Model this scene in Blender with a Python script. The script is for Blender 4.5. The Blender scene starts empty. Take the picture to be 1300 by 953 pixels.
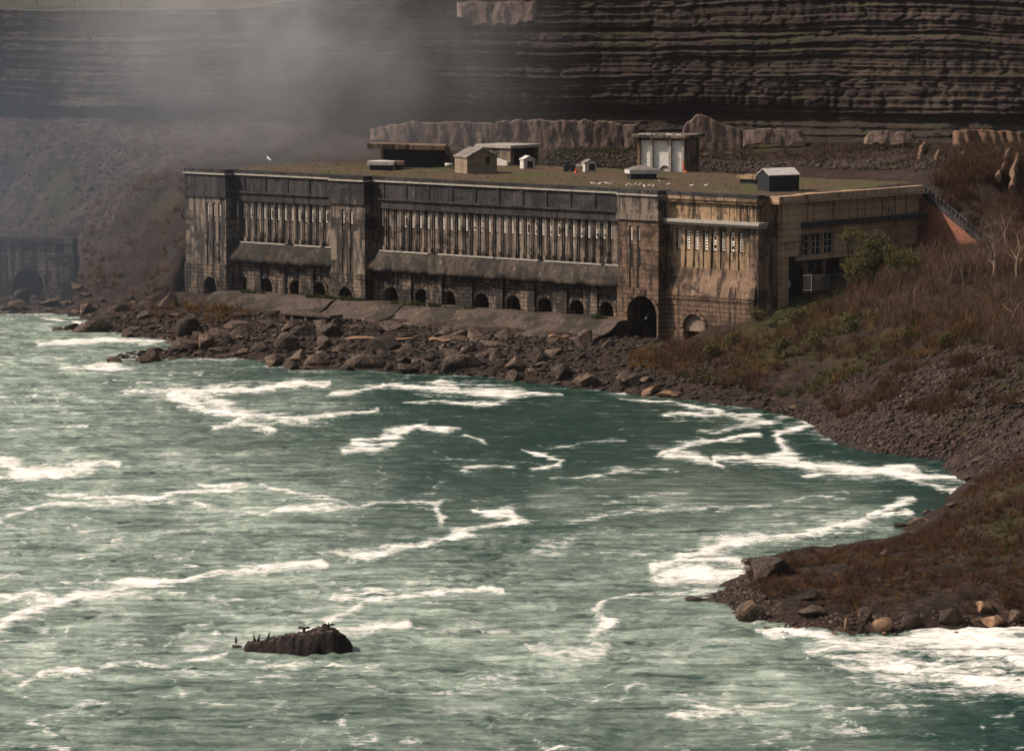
import bpy, math, random
import numpy as np
from mathutils import Vector, Matrix

# ------------------------------------------------------------------ camera, sky, sun
scene = bpy.context.scene
COL = scene.collection
CAM_H, F = 55.0, 5667.0
PITCH = math.atan(566.5 / F)
cam_d = bpy.data.cameras.new('camera')
cam = bpy.data.objects.new('camera', cam_d); COL.objects.link(cam)
cam.location = (0, 0, CAM_H)
cam.rotation_euler = (math.pi / 2 - PITCH, 0, 0)
cam_d.sensor_width = 36.0
cam_d.lens = F / 1300.0 * 36.0
cam_d.clip_start = 1.0
cam_d.clip_end = 9000.0
scene.camera = cam

SUN_EL, SUN_AZ = math.radians(42), math.radians(-91)     # azimuth from +Y towards +X
world = bpy.data.worlds.new('World'); scene.world = world; world.use_nodes = True
wt = world.node_tree; wt.nodes.clear()
sky = wt.nodes.new('ShaderNodeTexSky'); sky.sky_type = 'NISHITA'; sky.sun_disc = False
sky.sun_elevation = SUN_EL; sky.sun_rotation = SUN_AZ
sky.air_density = 1.6; sky.dust_density = 5.0; sky.ozone_density = 1.0
hsv = wt.nodes.new('ShaderNodeHueSaturation'); hsv.inputs['Saturation'].default_value = 0.28
bg = wt.nodes.new('ShaderNodeBackground'); bg.inputs['Strength'].default_value = 0.072
wo = wt.nodes.new('ShaderNodeOutputWorld')
wt.links.new(sky.outputs[0], hsv.inputs['Color']); wt.links.new(hsv.outputs[0], bg.inputs[0]); wt.links.new(bg.outputs[0], wo.inputs[0])
sd = bpy.data.lights.new('sun', 'SUN'); sd.energy = 5.0; sd.angle = math.radians(1.5); sd.color = (1.0, 0.82, 0.66)
sun = bpy.data.objects.new('sun', sd); COL.objects.link(sun)
to_sun = Vector((math.sin(SUN_AZ) * math.cos(SUN_EL), math.cos(SUN_AZ) * math.cos(SUN_EL), math.sin(SUN_EL)))
sun.rotation_euler = to_sun.to_track_quat('Z', 'Y').to_euler()
sun.location = (-100, 500, 200)
vs = scene.view_settings
vs.view_transform = 'Standard'; vs.look = 'None'; vs.gamma = 1.0; vs.exposure = 0.14; vs.use_curve_mapping = False
scene.render.engine = 'CYCLES'
cy = scene.cycles
cy.use_denoising = True
cy.max_bounces = 6; cy.diffuse_bounces = 2; cy.glossy_bounces = 2; cy.transmission_bounces = 2; cy.volume_bounces = 1
cy.transparent_max_bounces = 6
cy.volume_step_rate = 0.6; cy.volume_max_steps = 96
cy.use_adaptive_sampling = True; cy.adaptive_threshold = 0.015

# ------------------------------------------------------------------ helpers
ORD = ['first', 'second', 'third', 'fourth', 'fifth', 'sixth', 'seventh', 'eighth', 'ninth', 'tenth', 'eleventh', 'twelfth']
CP, SP = math.cos(PITCH), math.sin(PITCH)
def ray(px, py):
    xc, yc = px - 650.0, 476.5 - py
    return (xc, F * CP + yc * SP, yc * CP - F * SP)
def at(px, py, z=None, Y=None):
    dx, dy, dz = ray(px, py)
    t = (z - CAM_H) / dz if z is not None else Y / dy
    return Vector((dx * t, dy * t, CAM_H + dz * t))

_rs = np.random.RandomState(7)
_P = _rs.permutation(4096)
_V = _rs.rand(4096) * 2 - 1
def vnoise(x, y, z=0.0):
    x, y, z = np.broadcast_arrays(np.asarray(x, float), np.asarray(y, float), np.asarray(z, float))
    xi, yi, zi = np.floor(x).astype(int), np.floor(y).astype(int), np.floor(z).astype(int)
    u, v, w = x - xi, y - yi, z - zi
    u = u * u * (3 - 2 * u); v = v * v * (3 - 2 * v); w = w * w * (3 - 2 * w)
    def h(a, b, c): return _V[_P[(_P[(_P[a & 4095] + b) & 4095] + c) & 4095]]
    def l(a, b, t): return a + (b - a) * t
    a = l(l(h(xi, yi, zi), h(xi + 1, yi, zi), u), l(h(xi, yi + 1, zi), h(xi + 1, yi + 1, zi), u), v)
    if np.ndim(w) and not np.any(w): return a
    b = l(l(h(xi, yi, zi + 1), h(xi + 1, yi, zi + 1), u), l(h(xi, yi + 1, zi + 1), h(xi + 1, yi + 1, zi + 1), u), v)
    return l(a, b, w)
def fbm(x, y, z=0.0, o=4, g=0.5):
    s, a, t = 0.0, 1.0, 0.0
    x = np.asarray(x, float); y = np.asarray(y, float); z = np.asarray(z, float)
    for i in range(o):
        s = s + a * vnoise(x + 17.3 * i, y + 5.1 * i, z); t += a
        x, y, z, a = x * 2.03, y * 2.03, z * 2.03, a * g
    return s / t
def sstep(a, b, x):
    t = np.clip((x - a) / (b - a), 0, 1); return t * t * (3 - 2 * t)

def mesh_np(name, V, Fq, mat=None, parent=None, smooth=False, attrs=None):
    V = np.asarray(V, np.float32); Fq = np.asarray(Fq, np.int32)
    me = bpy.data.meshes.new(name)
    k = Fq.shape[1]
    me.vertices.add(len(V)); me.vertices.foreach_set('co', V.ravel())
    me.loops.add(Fq.size); me.loops.foreach_set('vertex_index', Fq.ravel())
    me.polygons.add(len(Fq))
    me.polygons.foreach_set('loop_start', np.arange(0, Fq.size, k, dtype=np.int32))
    if smooth: me.polygons.foreach_set('use_smooth', np.ones(len(Fq), bool))
    me.update(calc_edges=True)
    for n, a in (attrs or {}).items():
        at_ = me.attributes.new(n, 'FLOAT', 'POINT'); at_.data.foreach_set('value', np.asarray(a, np.float32).ravel())
    if mat: me.materials.append(mat)
    ob = bpy.data.objects.new(name, me); COL.objects.link(ob)
    if parent: ob.parent = parent
    return ob
def grid_faces(nx, ny):
    i = np.arange(ny - 1)[:, None] * nx + np.arange(nx - 1)[None, :]
    return np.stack([i, i + 1, i + nx + 1, i + nx], -1).reshape(-1, 4)

class MB:
    def __init__(s): s.v = []; s.f = []; s.sm = False
    def add(s, vs_, fs):
        o = len(s.v); s.v += [tuple(p) for p in vs_]; s.f += [tuple(i + o for i in f) for f in fs]; return s
    def box(s, x0, x1, y0, y1, z0, z1, M=None, jit=0):
        p = [(x0, y0, z0), (x1, y0, z0), (x1, y1, z0), (x0, y1, z0), (x0, y0, z1), (x1, y0, z1), (x1, y1, z1), (x0, y1, z1)]
        if jit: p = [tuple(c + random.uniform(-jit, jit) for c in q) for q in p]
        if M: p = [M @ Vector(q) for q in p]
        return s.add(p, [(0, 3, 2, 1), (4, 5, 6, 7), (0, 1, 5, 4), (1, 2, 6, 5), (2, 3, 7, 6), (3, 0, 4, 7)])
    def prism(s, prof, a0, a1, axis='x'):
        """profile of 2-D points swept along an axis; x: (y,z)  y: (x,z)  z: (x,y)"""
        n = len(prof); f = {'x': lambda a, p: (a, p[0], p[1]), 'y': lambda a, p: (p[0], a, p[1]), 'z': lambda a, p: (p[0], p[1], a)}[axis]
        vv = [f(a0, p) for p in prof] + [f(a1, p) for p in prof]
        ff = [tuple(range(n))[::-1], tuple(range(n, 2 * n))] + [(i, (i + 1) % n, n + (i + 1) % n, n + i) for i in range(n)]
        return s.add(vv, ff)
    def tube(s, pts, rad, n=6, cap=True, flat=1.0):
        pts = [Vector(p) for p in pts]; o = len(s.v); k = len(pts)
        for i, p in enumerate(pts):
            t = (pts[min(i + 1, k - 1)] - pts[max(i - 1, 0)]).normalized()
            a = t.cross(Vector((0, 0, 1)) if abs(t.z) < 0.95 else Vector((1, 0, 0))).normalized(); b = t.cross(a)
            for j in range(n):
                w = 2 * math.pi * j / n
                s.v.append(tuple(p + a * math.cos(w) * rad[i] + b * math.sin(w) * rad[i] * flat))
        for i in range(k - 1):
            for j in range(n):
                s.f.append((o + i * n + j, o + i * n + (j + 1) % n, o + (i + 1) * n + (j + 1) % n, o + (i + 1) * n + j))
        if cap:
            s.f.append(tuple(o + j for j in range(n))[::-1]); s.f.append(tuple(o + (k - 1) * n + j for j in range(n)))
        return s
    def build(s, name, mat=None, parent=None, smooth=False, bevel=0):
        me = bpy.data.meshes.new(name); me.from_pydata(s.v, [], s.f); me.update()
        if smooth: me.polygons.foreach_set('use_smooth', [True] * len(me.polygons))
        if mat: me.materials.append(mat)
        ob = bpy.data.objects.new(name, me); COL.objects.link(ob)
        if parent: ob.parent = parent
        if bevel:
            m = ob.modifiers.new('bevel', 'BEVEL'); m.width = bevel; m.segments = 1; m.limit_method = 'ANGLE'
        return ob

def tag(o, label=None, cat=None, group=None, kind=None):
    if label: o['label'] = label
    if cat: o['category'] = cat
    if group: o['group'] = group
    if kind: o['kind'] = kind
    return o
def empty(name, loc, rz=0, label=None, cat=None, group=None):
    o = bpy.data.objects.new(name, None); COL.objects.link(o); o.location = loc; o.rotation_euler = (0, 0, rz)
    o.empty_display_size = 0.3
    return tag(o, label, cat, group)
def copy_tree(o, parent=None):
    c = o.copy(); COL.objects.link(c); c.parent = parent
    for ch in o.children: copy_tree(ch, c)
    return c

# ------------------------------------------------------------------ materials
def nodes(name):
    m = bpy.data.materials.new(name); m.use_nodes = True
    nt = m.node_tree; b = nt.nodes['Principled BSDF']
    b.inputs['Specular IOR Level'].default_value = 0.25; b.inputs['Roughness'].default_value = 0.85
    return m, nt, b
def nd(nt, t, ins=None, **kw):
    n = nt.nodes.new(t)
    for k, v in kw.items(): setattr(n, k, v)
    for k, v in (ins or {}).items():
        if isinstance(v, bpy.types.NodeSocket): nt.links.new(v, n.inputs[k])
        else: n.inputs[k].default_value = v
    return n
def c4(c): return (c[0], c[1], c[2], 1)
def coord(nt, scale=(1, 1, 1), src='Object'):
    tc = nd(nt, 'ShaderNodeTexCoord')
    return nd(nt, 'ShaderNodeMapping', {'Vector': tc.outputs[src], 'Scale': scale}).outputs[0]
def noise(nt, vec, scale, detail=4, rough=0.6, dist=0.0):
    return nd(nt, 'ShaderNodeTexNoise', {'Vector': vec, 'Scale': scale, 'Detail': detail, 'Roughness': rough, 'Distortion': dist}).outputs[0]
def mapr(nt, v, a, b, c=0.0, d=1.0):
    return nd(nt, 'ShaderNodeMapRange', {'Value': v, 'From Min': a, 'From Max': b, 'To Min': c, 'To Max': d}).outputs[0]
def mix(nt, f, a, b, bt='MIX'):
    n = nt.nodes.new('ShaderNodeMix'); n.data_type = 'RGBA'; n.blend_type = bt
    for i, v in ((0, f), (6, a), (7, b)):
        if isinstance(v, bpy.types.NodeSocket): nt.links.new(v, n.inputs[i])
        else: n.inputs[i].default_value = v if i == 0 else c4(v)
    return n.outputs[2]
def math_(nt, op, a, b=0.0):
    n = nt.nodes.new('ShaderNodeMath'); n.operation = op
    for i, v in ((0, a), (1, b)):
        if isinstance(v, bpy.types.NodeSocket): nt.links.new(v, n.inputs[i])
        else: n.inputs[i].default_value = v
    return n.outputs[0]
def bump(nt, b, h, strength=0.5, dist=0.05):
    n = nd(nt, 'ShaderNodeBump', {'Height': h, 'Strength': strength, 'Distance': dist}); nt.links.new(n.outputs[0], b.inputs['Normal'])

def concrete(name, light, dark, stain=0.5, streak=0.5, blocks=None, pale=None, sc=1.0):
    m, nt, b = nodes(name)
    st = noise(nt, coord(nt, (0.7 * sc, 0.7 * sc, 0.07 * sc)), 1.3, 8, 0.78)
    bl = noise(nt, coord(nt, (1, 1, 1.6)), 0.16 * sc, 8, 0.74)
    fi = noise(nt, coord(nt, (1, 1, 1)), 3.0, 4, 0.7)
    s1 = mapr(nt, st, 0.60 - 0.13 * streak, 0.66 - 0.12 * streak)
    s2 = mapr(nt, bl, 0.60 - 0.13 * stain, 0.67 - 0.12 * stain)
    f = math_(nt, 'MAXIMUM', math_(nt, 'MULTIPLY', s1, min(1, streak * 1.4)), math_(nt, 'MULTIPLY', s2, min(1, stain * 1.3)))
    f = math_(nt, 'MULTIPLY', f, mapr(nt, fi, 0.3, 0.6, 0.75, 1.0))
    col = mix(nt, mapr(nt, fi, 0.35, 0.65), light, tuple(c * 0.72 for c in light))
    if pale:
        p = noise(nt, coord(nt, (2.2, 2.2, 0.16)), 1.1, 5, 0.7)
        col = mix(nt, mapr(nt, p, 0.6, 0.68), col, pale)
    col = mix(nt, f, col, dark)
    h = math_(nt, 'ADD', fi, st)
    if blocks:
        tc = nd(nt, 'ShaderNodeTexCoord'); sx = nd(nt, 'ShaderNodeSeparateXYZ', {0: tc.outputs['Object']})
        xy = math_(nt, 'ADD', sx.outputs[0], sx.outputs[1])
        cv = nd(nt, 'ShaderNodeCombineXYZ', {0: xy, 1: sx.outputs[2]})
        br = nd(nt, 'ShaderNodeTexBrick', {'Vector': cv.outputs[0], 'Color1': (1, 1, 1, 1), 'Color2': (0.7, 0.7, 0.7, 1), 'Mortar': (0.12, 0.12, 0.12, 1),
                'Scale': 1.0, 'Mortar Size': blocks[2], 'Mortar Smooth': 0.3, 'Brick Width': blocks[0], 'Row Height': blocks[1]})
        col = mix(nt, 0.85, col, br.outputs[0], 'MULTIPLY')
        h = math_(nt, 'ADD', h, math_(nt, 'MULTIPLY', nd(nt, 'ShaderNodeRGBToBW', {0: br.outputs[0]}).outputs[0], 2.0))
    nt.links.new(col, b.inputs['Base Color'])
    bump(nt, b, h, 0.6, 0.12)
    return m
def plain(name, col, rough=0.8, var=0.25, metal=0.0, sc=2.0):
    m, nt, b = nodes(name)
    n = noise(nt, coord(nt), sc, 5, 0.65)
    nt.links.new(mix(nt, mapr(nt, n, 0.3, 0.7), col, tuple(c * (1 - var) for c in col)), b.inputs['Base Color'])
    b.inputs['Roughness'].default_value = rough; b.inputs['Metallic'].default_value = metal
    return m
def rockmat(name, c1, c2, c3, sc=1.0, strata=0.0, green=None):
    m, nt, b = nodes(name)
    tc = nd(nt, 'ShaderNodeNewGeometry'); v = tc.outputs['Position']
    vs_ = nd(nt, 'ShaderNodeMapping', {'Vector': v, 'Scale': (0.07, 0.07, 2.1) if strata else (1, 1, 1)}).outputs[0]
    a = noise(nt, vs_, 0.55 * sc, 8, 0.72, 0.3)
    f = noise(nt, v, 1.7 * sc, 6, 0.75)
    oi = nd(nt, 'ShaderNodeObjectInfo').outputs['Random']
    col = mix(nt, mapr(nt, a, 0.36, 0.64), c1, c2)
    col = mix(nt, mapr(nt, f, 0.52, 0.66), col, c3)
    if not strata: col = mix(nt, 1.0, col, nd(nt, 'ShaderNodeCombineColor', {0: mapr(nt, oi, 0, 1, 0.45, 1.45), 1: mapr(nt, oi, 0, 1, 0.47, 1.35), 2: mapr(nt, oi, 0, 1, 0.5, 1.28)}).outputs[0], 'MULTIPLY')
    if strata:
        dk = noise(nt, nd(nt, 'ShaderNodeMapping', {'Vector': v, 'Scale': (0.03, 0.03, 0.05)}).outputs[0], 1.0, 5, 0.6)
        col = mix(nt, mapr(nt, dk, 0.46, 0.56, 0.0, 0.8), col, tuple(c * 0.35 for c in c1))
        sr = noise(nt, nd(nt, 'ShaderNodeMapping', {'Vector': v, 'Scale': (1.5, 1.5, 0.13)}).outputs[0], 0.8, 5, 0.7)
        col = mix(nt, mapr(nt, sr, 0.58, 0.72, 0, 0.7), col, tuple(c * 0.3 for c in c1))
        if green:
            g = noise(nt, v, 0.16, 5, 0.65)
            nz = nd(nt, 'ShaderNodeSeparateXYZ', {0: tc.outputs['Normal']}).outputs[2]
            col = mix(nt, math_(nt, 'MULTIPLY', mapr(nt, g, 0.48, 0.6), mapr(nt, nz, 0.35, 0.75)), col, green)
    nt.links.new(col, b.inputs['Base Color'])
    bump(nt, b, math_(nt, 'ADD', f, math_(nt, 'MULTIPLY', a, 1.5)), 0.8, 0.25)
    return m

M = {}
M['conc_grey'] = concrete('weathered_grey_concrete', (0.205, 0.163, 0.132), (0.014, 0.013, 0.014), 0.85, 0.95, pale=(0.38, 0.32, 0.27))
M['conc_black'] = concrete('black_stained_concrete', (0.048, 0.044, 0.046), (0.010, 0.010, 0.013), 0.8, 0.9, pale=(0.17, 0.15, 0.14))
M['conc_brown'] = concrete('brown_weathered_concrete', (0.22, 0.145, 0.10), (0.016, 0.012, 0.011), 0.7, 0.85, pale=(0.36, 0.28, 0.22))
M['conc_brown_coursed'] = concrete('brown_coursed_concrete', (0.20, 0.13, 0.09), (0.018, 0.013, 0.011), 0.7, 0.8, blocks=(3.2, 0.62, 0.03), pale=(0.30, 0.24, 0.19))
M['conc_tan'] = concrete('tan_weathered_concrete', (0.34, 0.235, 0.145), (0.025, 0.017, 0.013), 0.62, 0.85, pale=(0.5, 0.42, 0.33))
M['conc_wing'] = concrete('tan_banded_concrete', (0.52, 0.36, 0.24), (0.05, 0.034, 0.026), 0.35, 0.55, blocks=(4.5, 0.9, 0.03), pale=(0.6, 0.46, 0.34))
M['stone'] = concrete('coursed_stone_blocks', (0.23, 0.175, 0.135), (0.010, 0.010, 0.012), 1.05, 1.1, blocks=(1.7, 0.55, 0.06))
M['stone_brown'] = concrete('brown_coursed_stone_blocks', (0.19, 0.125, 0.088), (0.018, 0.013, 0.011), 0.7, 0.75, blocks=(1.9, 0.6, 0.06))
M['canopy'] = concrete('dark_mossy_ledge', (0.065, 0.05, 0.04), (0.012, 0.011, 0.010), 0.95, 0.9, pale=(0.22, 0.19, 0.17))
M['apron'] = concrete('apron_concrete', (0.082, 0.06, 0.05), (0.018, 0.016, 0.011), 0.95, 0.6, pale=(0.25, 0.19, 0.165))
M['shot'] = concrete('sprayed_rock_facing', (0.17, 0.12, 0.10), (0.022, 0.016, 0.015), 0.45, 0.75, pale=(0.25, 0.18, 0.155), sc=0.8)
M['shot_orange'] = concrete('ochre_rock_facing', (0.17, 0.10, 0.066), (0.04, 0.025, 0.02), 0.35, 0.7, pale=(0.25, 0.155, 0.10))
M['white_trim'] = plain('pale_cornice_stone', (0.42, 0.39, 0.35), 0.8, 0.5)
M['louvre'] = plain('pale_louvre_slats', (0.72, 0.68, 0.62), 0.6, 0.3, sc=1.0)
M['dark'] = plain('dark_interior', (0.012, 0.012, 0.013), 0.95)  # near-black colour carries the shade inside tunnels, slots and bays
M['rust'] = plain('rusty_panel', (0.16, 0.07, 0.04), 0.8, 0.5)
M['brick'] = concrete('red_brick', (0.46, 0.20, 0.135), (0.14, 0.07, 0.05), 0.3, 0.2, blocks=(0.5, 0.28, 0.05))
M['white'] = concrete('weathered_white_paint', (0.56, 0.54, 0.51), (0.16, 0.14, 0.13), 0.3, 0.45, sc=2.0)
M['beige'] = concrete('beige_boards', (0.32, 0.25, 0.195), (0.12, 0.09, 0.07), 0.2, 0.5, blocks=(40, 0.22, 0.02), sc=2.0)
M['roof_grey'] = concrete('grey_roof_felt', (0.20, 0.18, 0.17), (0.05, 0.045, 0.04), 0.7, 0.3, sc=3.0)
M['black'] = plain('dark_boards_and_shade', (0.014, 0.017, 0.022), 0.6)  # painted boards, and black standing in for shade in openings
M['steel'] = plain('galvanised_steel', (0.28, 0.28, 0.28), 0.5, 0.2, 0.5)
M['orange'] = plain('orange_plastic', (0.75, 0.09, 0.03), 0.5, 0.1)
M['wood'] = plain('bleached_driftwood', (0.5, 0.30, 0.19), 0.8, 0.35, sc=5)
M['bark'] = plain('brown_bark', (0.085, 0.055, 0.04), 0.9, 0.4)
M['bark_pale'] = plain('pale_bark', (0.19, 0.135, 0.10), 0.9, 0.3)
M['twig_red'] = plain('reddish_twigs', (0.078, 0.038, 0.019), 0.9, 0.5, sc=0.4)
M['twig_grey'] = plain('grey_brown_twigs', (0.13, 0.08, 0.055), 0.9, 0.5, sc=0.4)
M['twig_tan'] = plain('straw_coloured_stems', (0.16, 0.085, 0.028), 0.9, 0.5, sc=0.4)
M['leaf'] = plain('young_green_leaves', (0.072, 0.068, 0.015), 0.8, 0.5, sc=0.6)
M['tree_leaf'] = plain('pale_spring_leaves', (0.09, 0.082, 0.022), 0.8, 0.55, sc=0.7)
M['grass'] = plain('short_grass', (0.045, 0.062, 0.012), 0.9, 0.5, sc=0.3)
M['feather_black'] = plain('black_feathers', (0.012, 0.011, 0.012), 0.5)
M['feather_white'] = plain('white_feathers', (0.8, 0.8, 0.78), 0.7, 0.1)
M['boulder'] = rockmat('bank_boulder', (0.088, 0.066, 0.052), (0.024, 0.019, 0.017), (0.21, 0.155, 0.12), 1.3)
M['boulder_tan'] = rockmat('ochre_boulder', (0.30, 0.19, 0.12), (0.12, 0.075, 0.05), (0.4, 0.28, 0.19))
M['boulder_dark'] = rockmat('dark_rock', (0.045, 0.034, 0.03), (0.02, 0.016, 0.015), (0.11, 0.085, 0.075), 2.0)
M['rubble'] = rockmat('bank_rubble', (0.066, 0.049, 0.040), (0.018, 0.014, 0.013), (0.23, 0.17, 0.13), 0.9)
M['scree'] = rockmat('scree_stone', (0.062, 0.042, 0.036), (0.024, 0.016, 0.015), (0.16, 0.11, 0.09))
M['cliff'] = rockmat('stratified_cliff_rock', (0.066, 0.046, 0.040), (0.018, 0.015, 0.015), (0.12, 0.084, 0.070), 1.6, 1.0, (0.028, 0.034, 0.012))

m, nt, b = nodes('shade_dark_guano_rock'); g_ = nd(nt, 'ShaderNodeNewGeometry'); n_ = noise(nt, coord(nt), 2.2, 7, .75)
k_ = math_(nt, 'MULTIPLY', mapr(nt, nd(nt, 'ShaderNodeSeparateXYZ', {0: g_.outputs['Normal']}).outputs[2], .86, 1.0), mapr(nt, n_, .42, .58))
nt.links.new(mix(nt, k_, mix(nt, mapr(nt, n_, .4, .62), (.006, .004, .004), (.022, .015, .013)), (.15, .11, .092)), b.inputs['Base Color']); bump(nt, b, n_, 1.0, .2); M['shaded_guano_rock'] = m  # near-black base holds the shade of backlit faces; guano lightens upward faces
# ------------------------------------------------------------------ building frame
P0 = Vector((-45.6, 641.0, 0)); P1 = Vector((31.7, 575.0, 0))
LEN = (P1 - P0).length
D_ = (P1 - P0) / LEN; IN = Vector((-D_.y, D_.x, 0))         # along the facade, into the hill
ROT = math.atan2(D_.y, D_.x); DEPTH = 35.4
def loc2w(s, v, z=0): return P0 + D_ * s + IN * v + Vector((0, 0, z))
def fs(px, py=300, off=0.0):
    """distance along the facade (plane `off` metres into the hill) and height hit by a sight line"""
    dx, dy, dz = ray(px, py); q = P0 + IN * off
    # t*(dx,dy) = q + s*D_
    det = -dx * D_.y + dy * D_.x
    t = (-q.x * D_.y + q.y * D_.x) / det
    s = (D_.x * dy * 0 + ((dx * t - q.x) * D_.x + (dy * t - q.y) * D_.y))
    return s, CAM_H + dz * t
def fv(px, py=300, s=None):
    s = LEN if s is None else s
    dx, dy, dz = ray(px, py); q = P0 + D_ * s
    t = (-q.x * IN.y + q.y * IN.x) / (-dx * IN.y + dy * IN.x)
    return (dx * t - q.x) * IN.x + (dy * t - q.y) * IN.y, CAM_H + dz * t

# ------------------------------------------------------------------ terrain
SHORE = [(-120, 392), (-40, 394), (0, 396), (60, 399), (105, 404), (70, 418), (160, 428), (210, 434), (150, 449), (110, 461), (215, 468), (300, 469), (400, 471),
         (500, 473), (580, 475), (650, 482), (720, 490), (800, 500), (900, 510), (960, 518), (1020, 530), (1045, 542), (1060, 556), (1110, 572), (1180, 579),
         (1240, 585), (1232, 612), (1200, 640), (1150, 668), (1120, 684), (1050, 694), (985, 702), (942, 708), (938, 732), (905, 752), (868, 764), (925, 772), (945, 786),
         (1010, 799), (1100, 803), (1200, 800), (1290, 797), (1420, 800)]
sh = np.array([[*at(x, y, z=0.0)][:2] for x, y in SHORE])
CT = []
for p in sh: CT.append((p[0], p[1], 0.0))
# river side of the shore: the offset of each shore point away from the land
for i in range(len(sh)):
    a, c = sh[max(i - 1, 0)], sh[min(i + 1, len(sh) - 1)]
    t = (c - a) / (np.linalg.norm(c - a) + 1e-6); n = np.array([t[1], -t[0]])    # right of the walking direction
    q = sh[i] + n * 7.0; CT.append((q[0], q[1], -2.6))
LAND = [  # px, py, z
    (0, 385, 0.6), (60, 378, 1.4), (30, 300, 9.4), (90, 298, 9.8), (-60, 300, 9.4), (0, 260, 13.5), (0, 200, 20.5), (60, 200, 20.5), (150, 200, 20.4), (60, 155, 25), (150, 152, 25.4), (-80, 160, 25),
    (245, 236, 17.6), (180, 282, 12.2), (112, 330, 6.8), (70, 372, 1.8), (140, 370, 2.9), (200, 350, 5.0), (235, 366, 3.6), (225, 320, 8.6), (160, 400, 1.2), (220, 398, 1.8), (150, 240, 16.6), (90, 270, 12.6),
    (250, 190, 21.6), (330, 200, 20.9), (300, 160, 25), (400, 196, 21.0), (470, 190, 21.4), (400, 160, 24.6),
    (300, 372, 3.5), (420, 378, 3.5), (500, 386, 3.3), (600, 393, 3.3), (700, 401, 3.2), (780, 407, 3.0),
    (300, 400, 1.9), (400, 408, 1.7), (500, 414, 1.6), (600, 418, 1.6), (700, 424, 1.7), (780, 428, 1.9),
    (300, 440, 1.1), (420, 445, 1.1), (540, 448, 1.1), (640, 455, 1.2), (720, 462, 1.3),
    (840, 432, 2.2), (885, 432, 2.0), (870, 450, 2.2), (800, 455, 1.9), (930, 430, 3.0), (850, 475, 1.5),
    (975, 372, 7.6), (1040, 366, 8.2), (1000, 400, 6.2), (940, 395, 5.4), (960, 440, 4.0), (1000, 470, 3.2), (1100, 380, 8.8), (1070, 340, 10.6), (1120, 320, 12.2), (1170, 306, 13.1), (1240, 306, 13.1),
    (1100, 450, 5.4), (1050, 500, 2.4), (1100, 520, 3.0), (1150, 500, 4.8), (1200, 480, 6.6), (1200, 540, 3.0), (1250, 540, 4.0), (1280, 570, 2.6), (1200, 420, 9.2), (1200, 350, 12.6), (1300, 480, 7.2), (1300, 400, 10.6), (1300, 540, 5.4),
    (1300, 330, 13.4), (1300, 260, 17.2), (1240, 245, 18.8), (1240, 330, 12.0), (1200, 318, 12.6), (1190, 232, 20.0), (1380, 400, 12.5), (1400, 300, 17), (1450, 500, 10),
    (1180, 205, 22.0), (1250, 215, 22.0), (1300, 200, 23), (1100, 200, 21.4), (1000, 195, 21.6), (950, 200, 21.0), (850, 196, 21.2), (750, 198, 21.0), (650, 196, 21.0), (560, 190, 21.2),
    (1260, 600, 2.0), (1300, 590, 4.4), (1300, 640, 3.4), (1230, 660, 1.6), (1180, 680, 1.2), (1300, 700, 2.6), (1200, 710, 2.0), (1100, 718, 1.5), (1000, 716, 1.3), (960, 722, 1.0), (1000, 750, 1.2),
    (1100, 760, 1.5), (1200, 760, 1.6), (1300, 765, 1.5), (1400, 700, 4.5), (1400, 600, 8), (1450, 760, 4), (980, 780, 0.6), (930, 758, 0.5)]
for x, y, z in LAND:
    p = at(x, y, z=z); CT.append((p.x, p.y, z))
for x, y in [(-90, 560), (-60, 600), (-60, 480), (-20, 520), (0, 450), (-80, 400), (0, 380), (20, 450), (-30, 350), (20, 330), (-110, 620), (-40, 560), (10, 500), (-100, 340), (40, 330), (80, 325), (25, 425)]:
    CT.append((x, y, -5.0))
for X, Y, z in [(-110, 700, 24), (-60, 710, 24), (0, 705, 23), (60, 700, 23), (110, 690, 24), (110, 600, 24), (110, 500, 20), (110, 420, 15), (110, 360, 10), (-110, 740, 24), (110, 740, 24), (0, 740, 23)]:
    CT.append((X, Y, z))
CT = np.array(CT)
def rbf(CT):
    d = np.linalg.norm(CT[:, None, :2] - CT[None, :, :2], axis=2); n = len(CT)
    A = np.zeros((n + 1, n + 1)); A[:n, :n] = d + np.eye(n) * -0.6; A[:n, n] = 1; A[n, :n] = 1
    w = np.linalg.solve(A, np.r_[CT[:, 2], 0]); return w
_w = rbf(CT)
def rbf_eval(X, Y):
    out = np.full(X.shape, _w[-1])
    for (cx, cy_, _), w in zip(CT, _w[:-1]): out += w * np.sqrt((X - cx) ** 2 + (Y - cy_) ** 2)
    return out
def cliff_y(X):
    return 692 - 24 * sstep(0, 85, X) + 5 * sstep(-40, -90, X) + 4.0 * fbm(X * 0.02 + 3, X * 0 + 1.5, 0, 3)

RES = 0.5
gx = np.arange(-115, 115.1, RES); gy = np.arange(322, 745.1, RES)
GX, GY = np.meshgrid(gx, gy)
TZ0 = rbf_eval(GX, GY)
dpx = GX - P0.x; dpy = GY - P0.y
S_ = dpx * D_.x + dpy * D_.y; V_ = dpx * IN.x + dpy * IN.y
land = sstep(-0.5, 1.0, TZ0)
rough = fbm(GX * 0.35, GY * 0.35, 0, 5, 0.6) * 1.1 + np.abs(fbm(GX * 0.12 + 9, GY * 0.12, 0, 4)) * 1.6 - 0.4
near_fac = sstep(14, 6, np.abs(V_ + 4)) * sstep(-4, 2, S_) * sstep(LEN + 3, LEN - 3, S_)
flat_top = sstep(19.2, 20.3, TZ0) * sstep(24, 22, TZ0)
amp = land * (1 - 0.85 * near_fac) * (1 - 0.8 * flat_top) * (0.35 + 0.65 * sstep(0, 5, TZ0))
TZ = TZ0 + rough * amp
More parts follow.
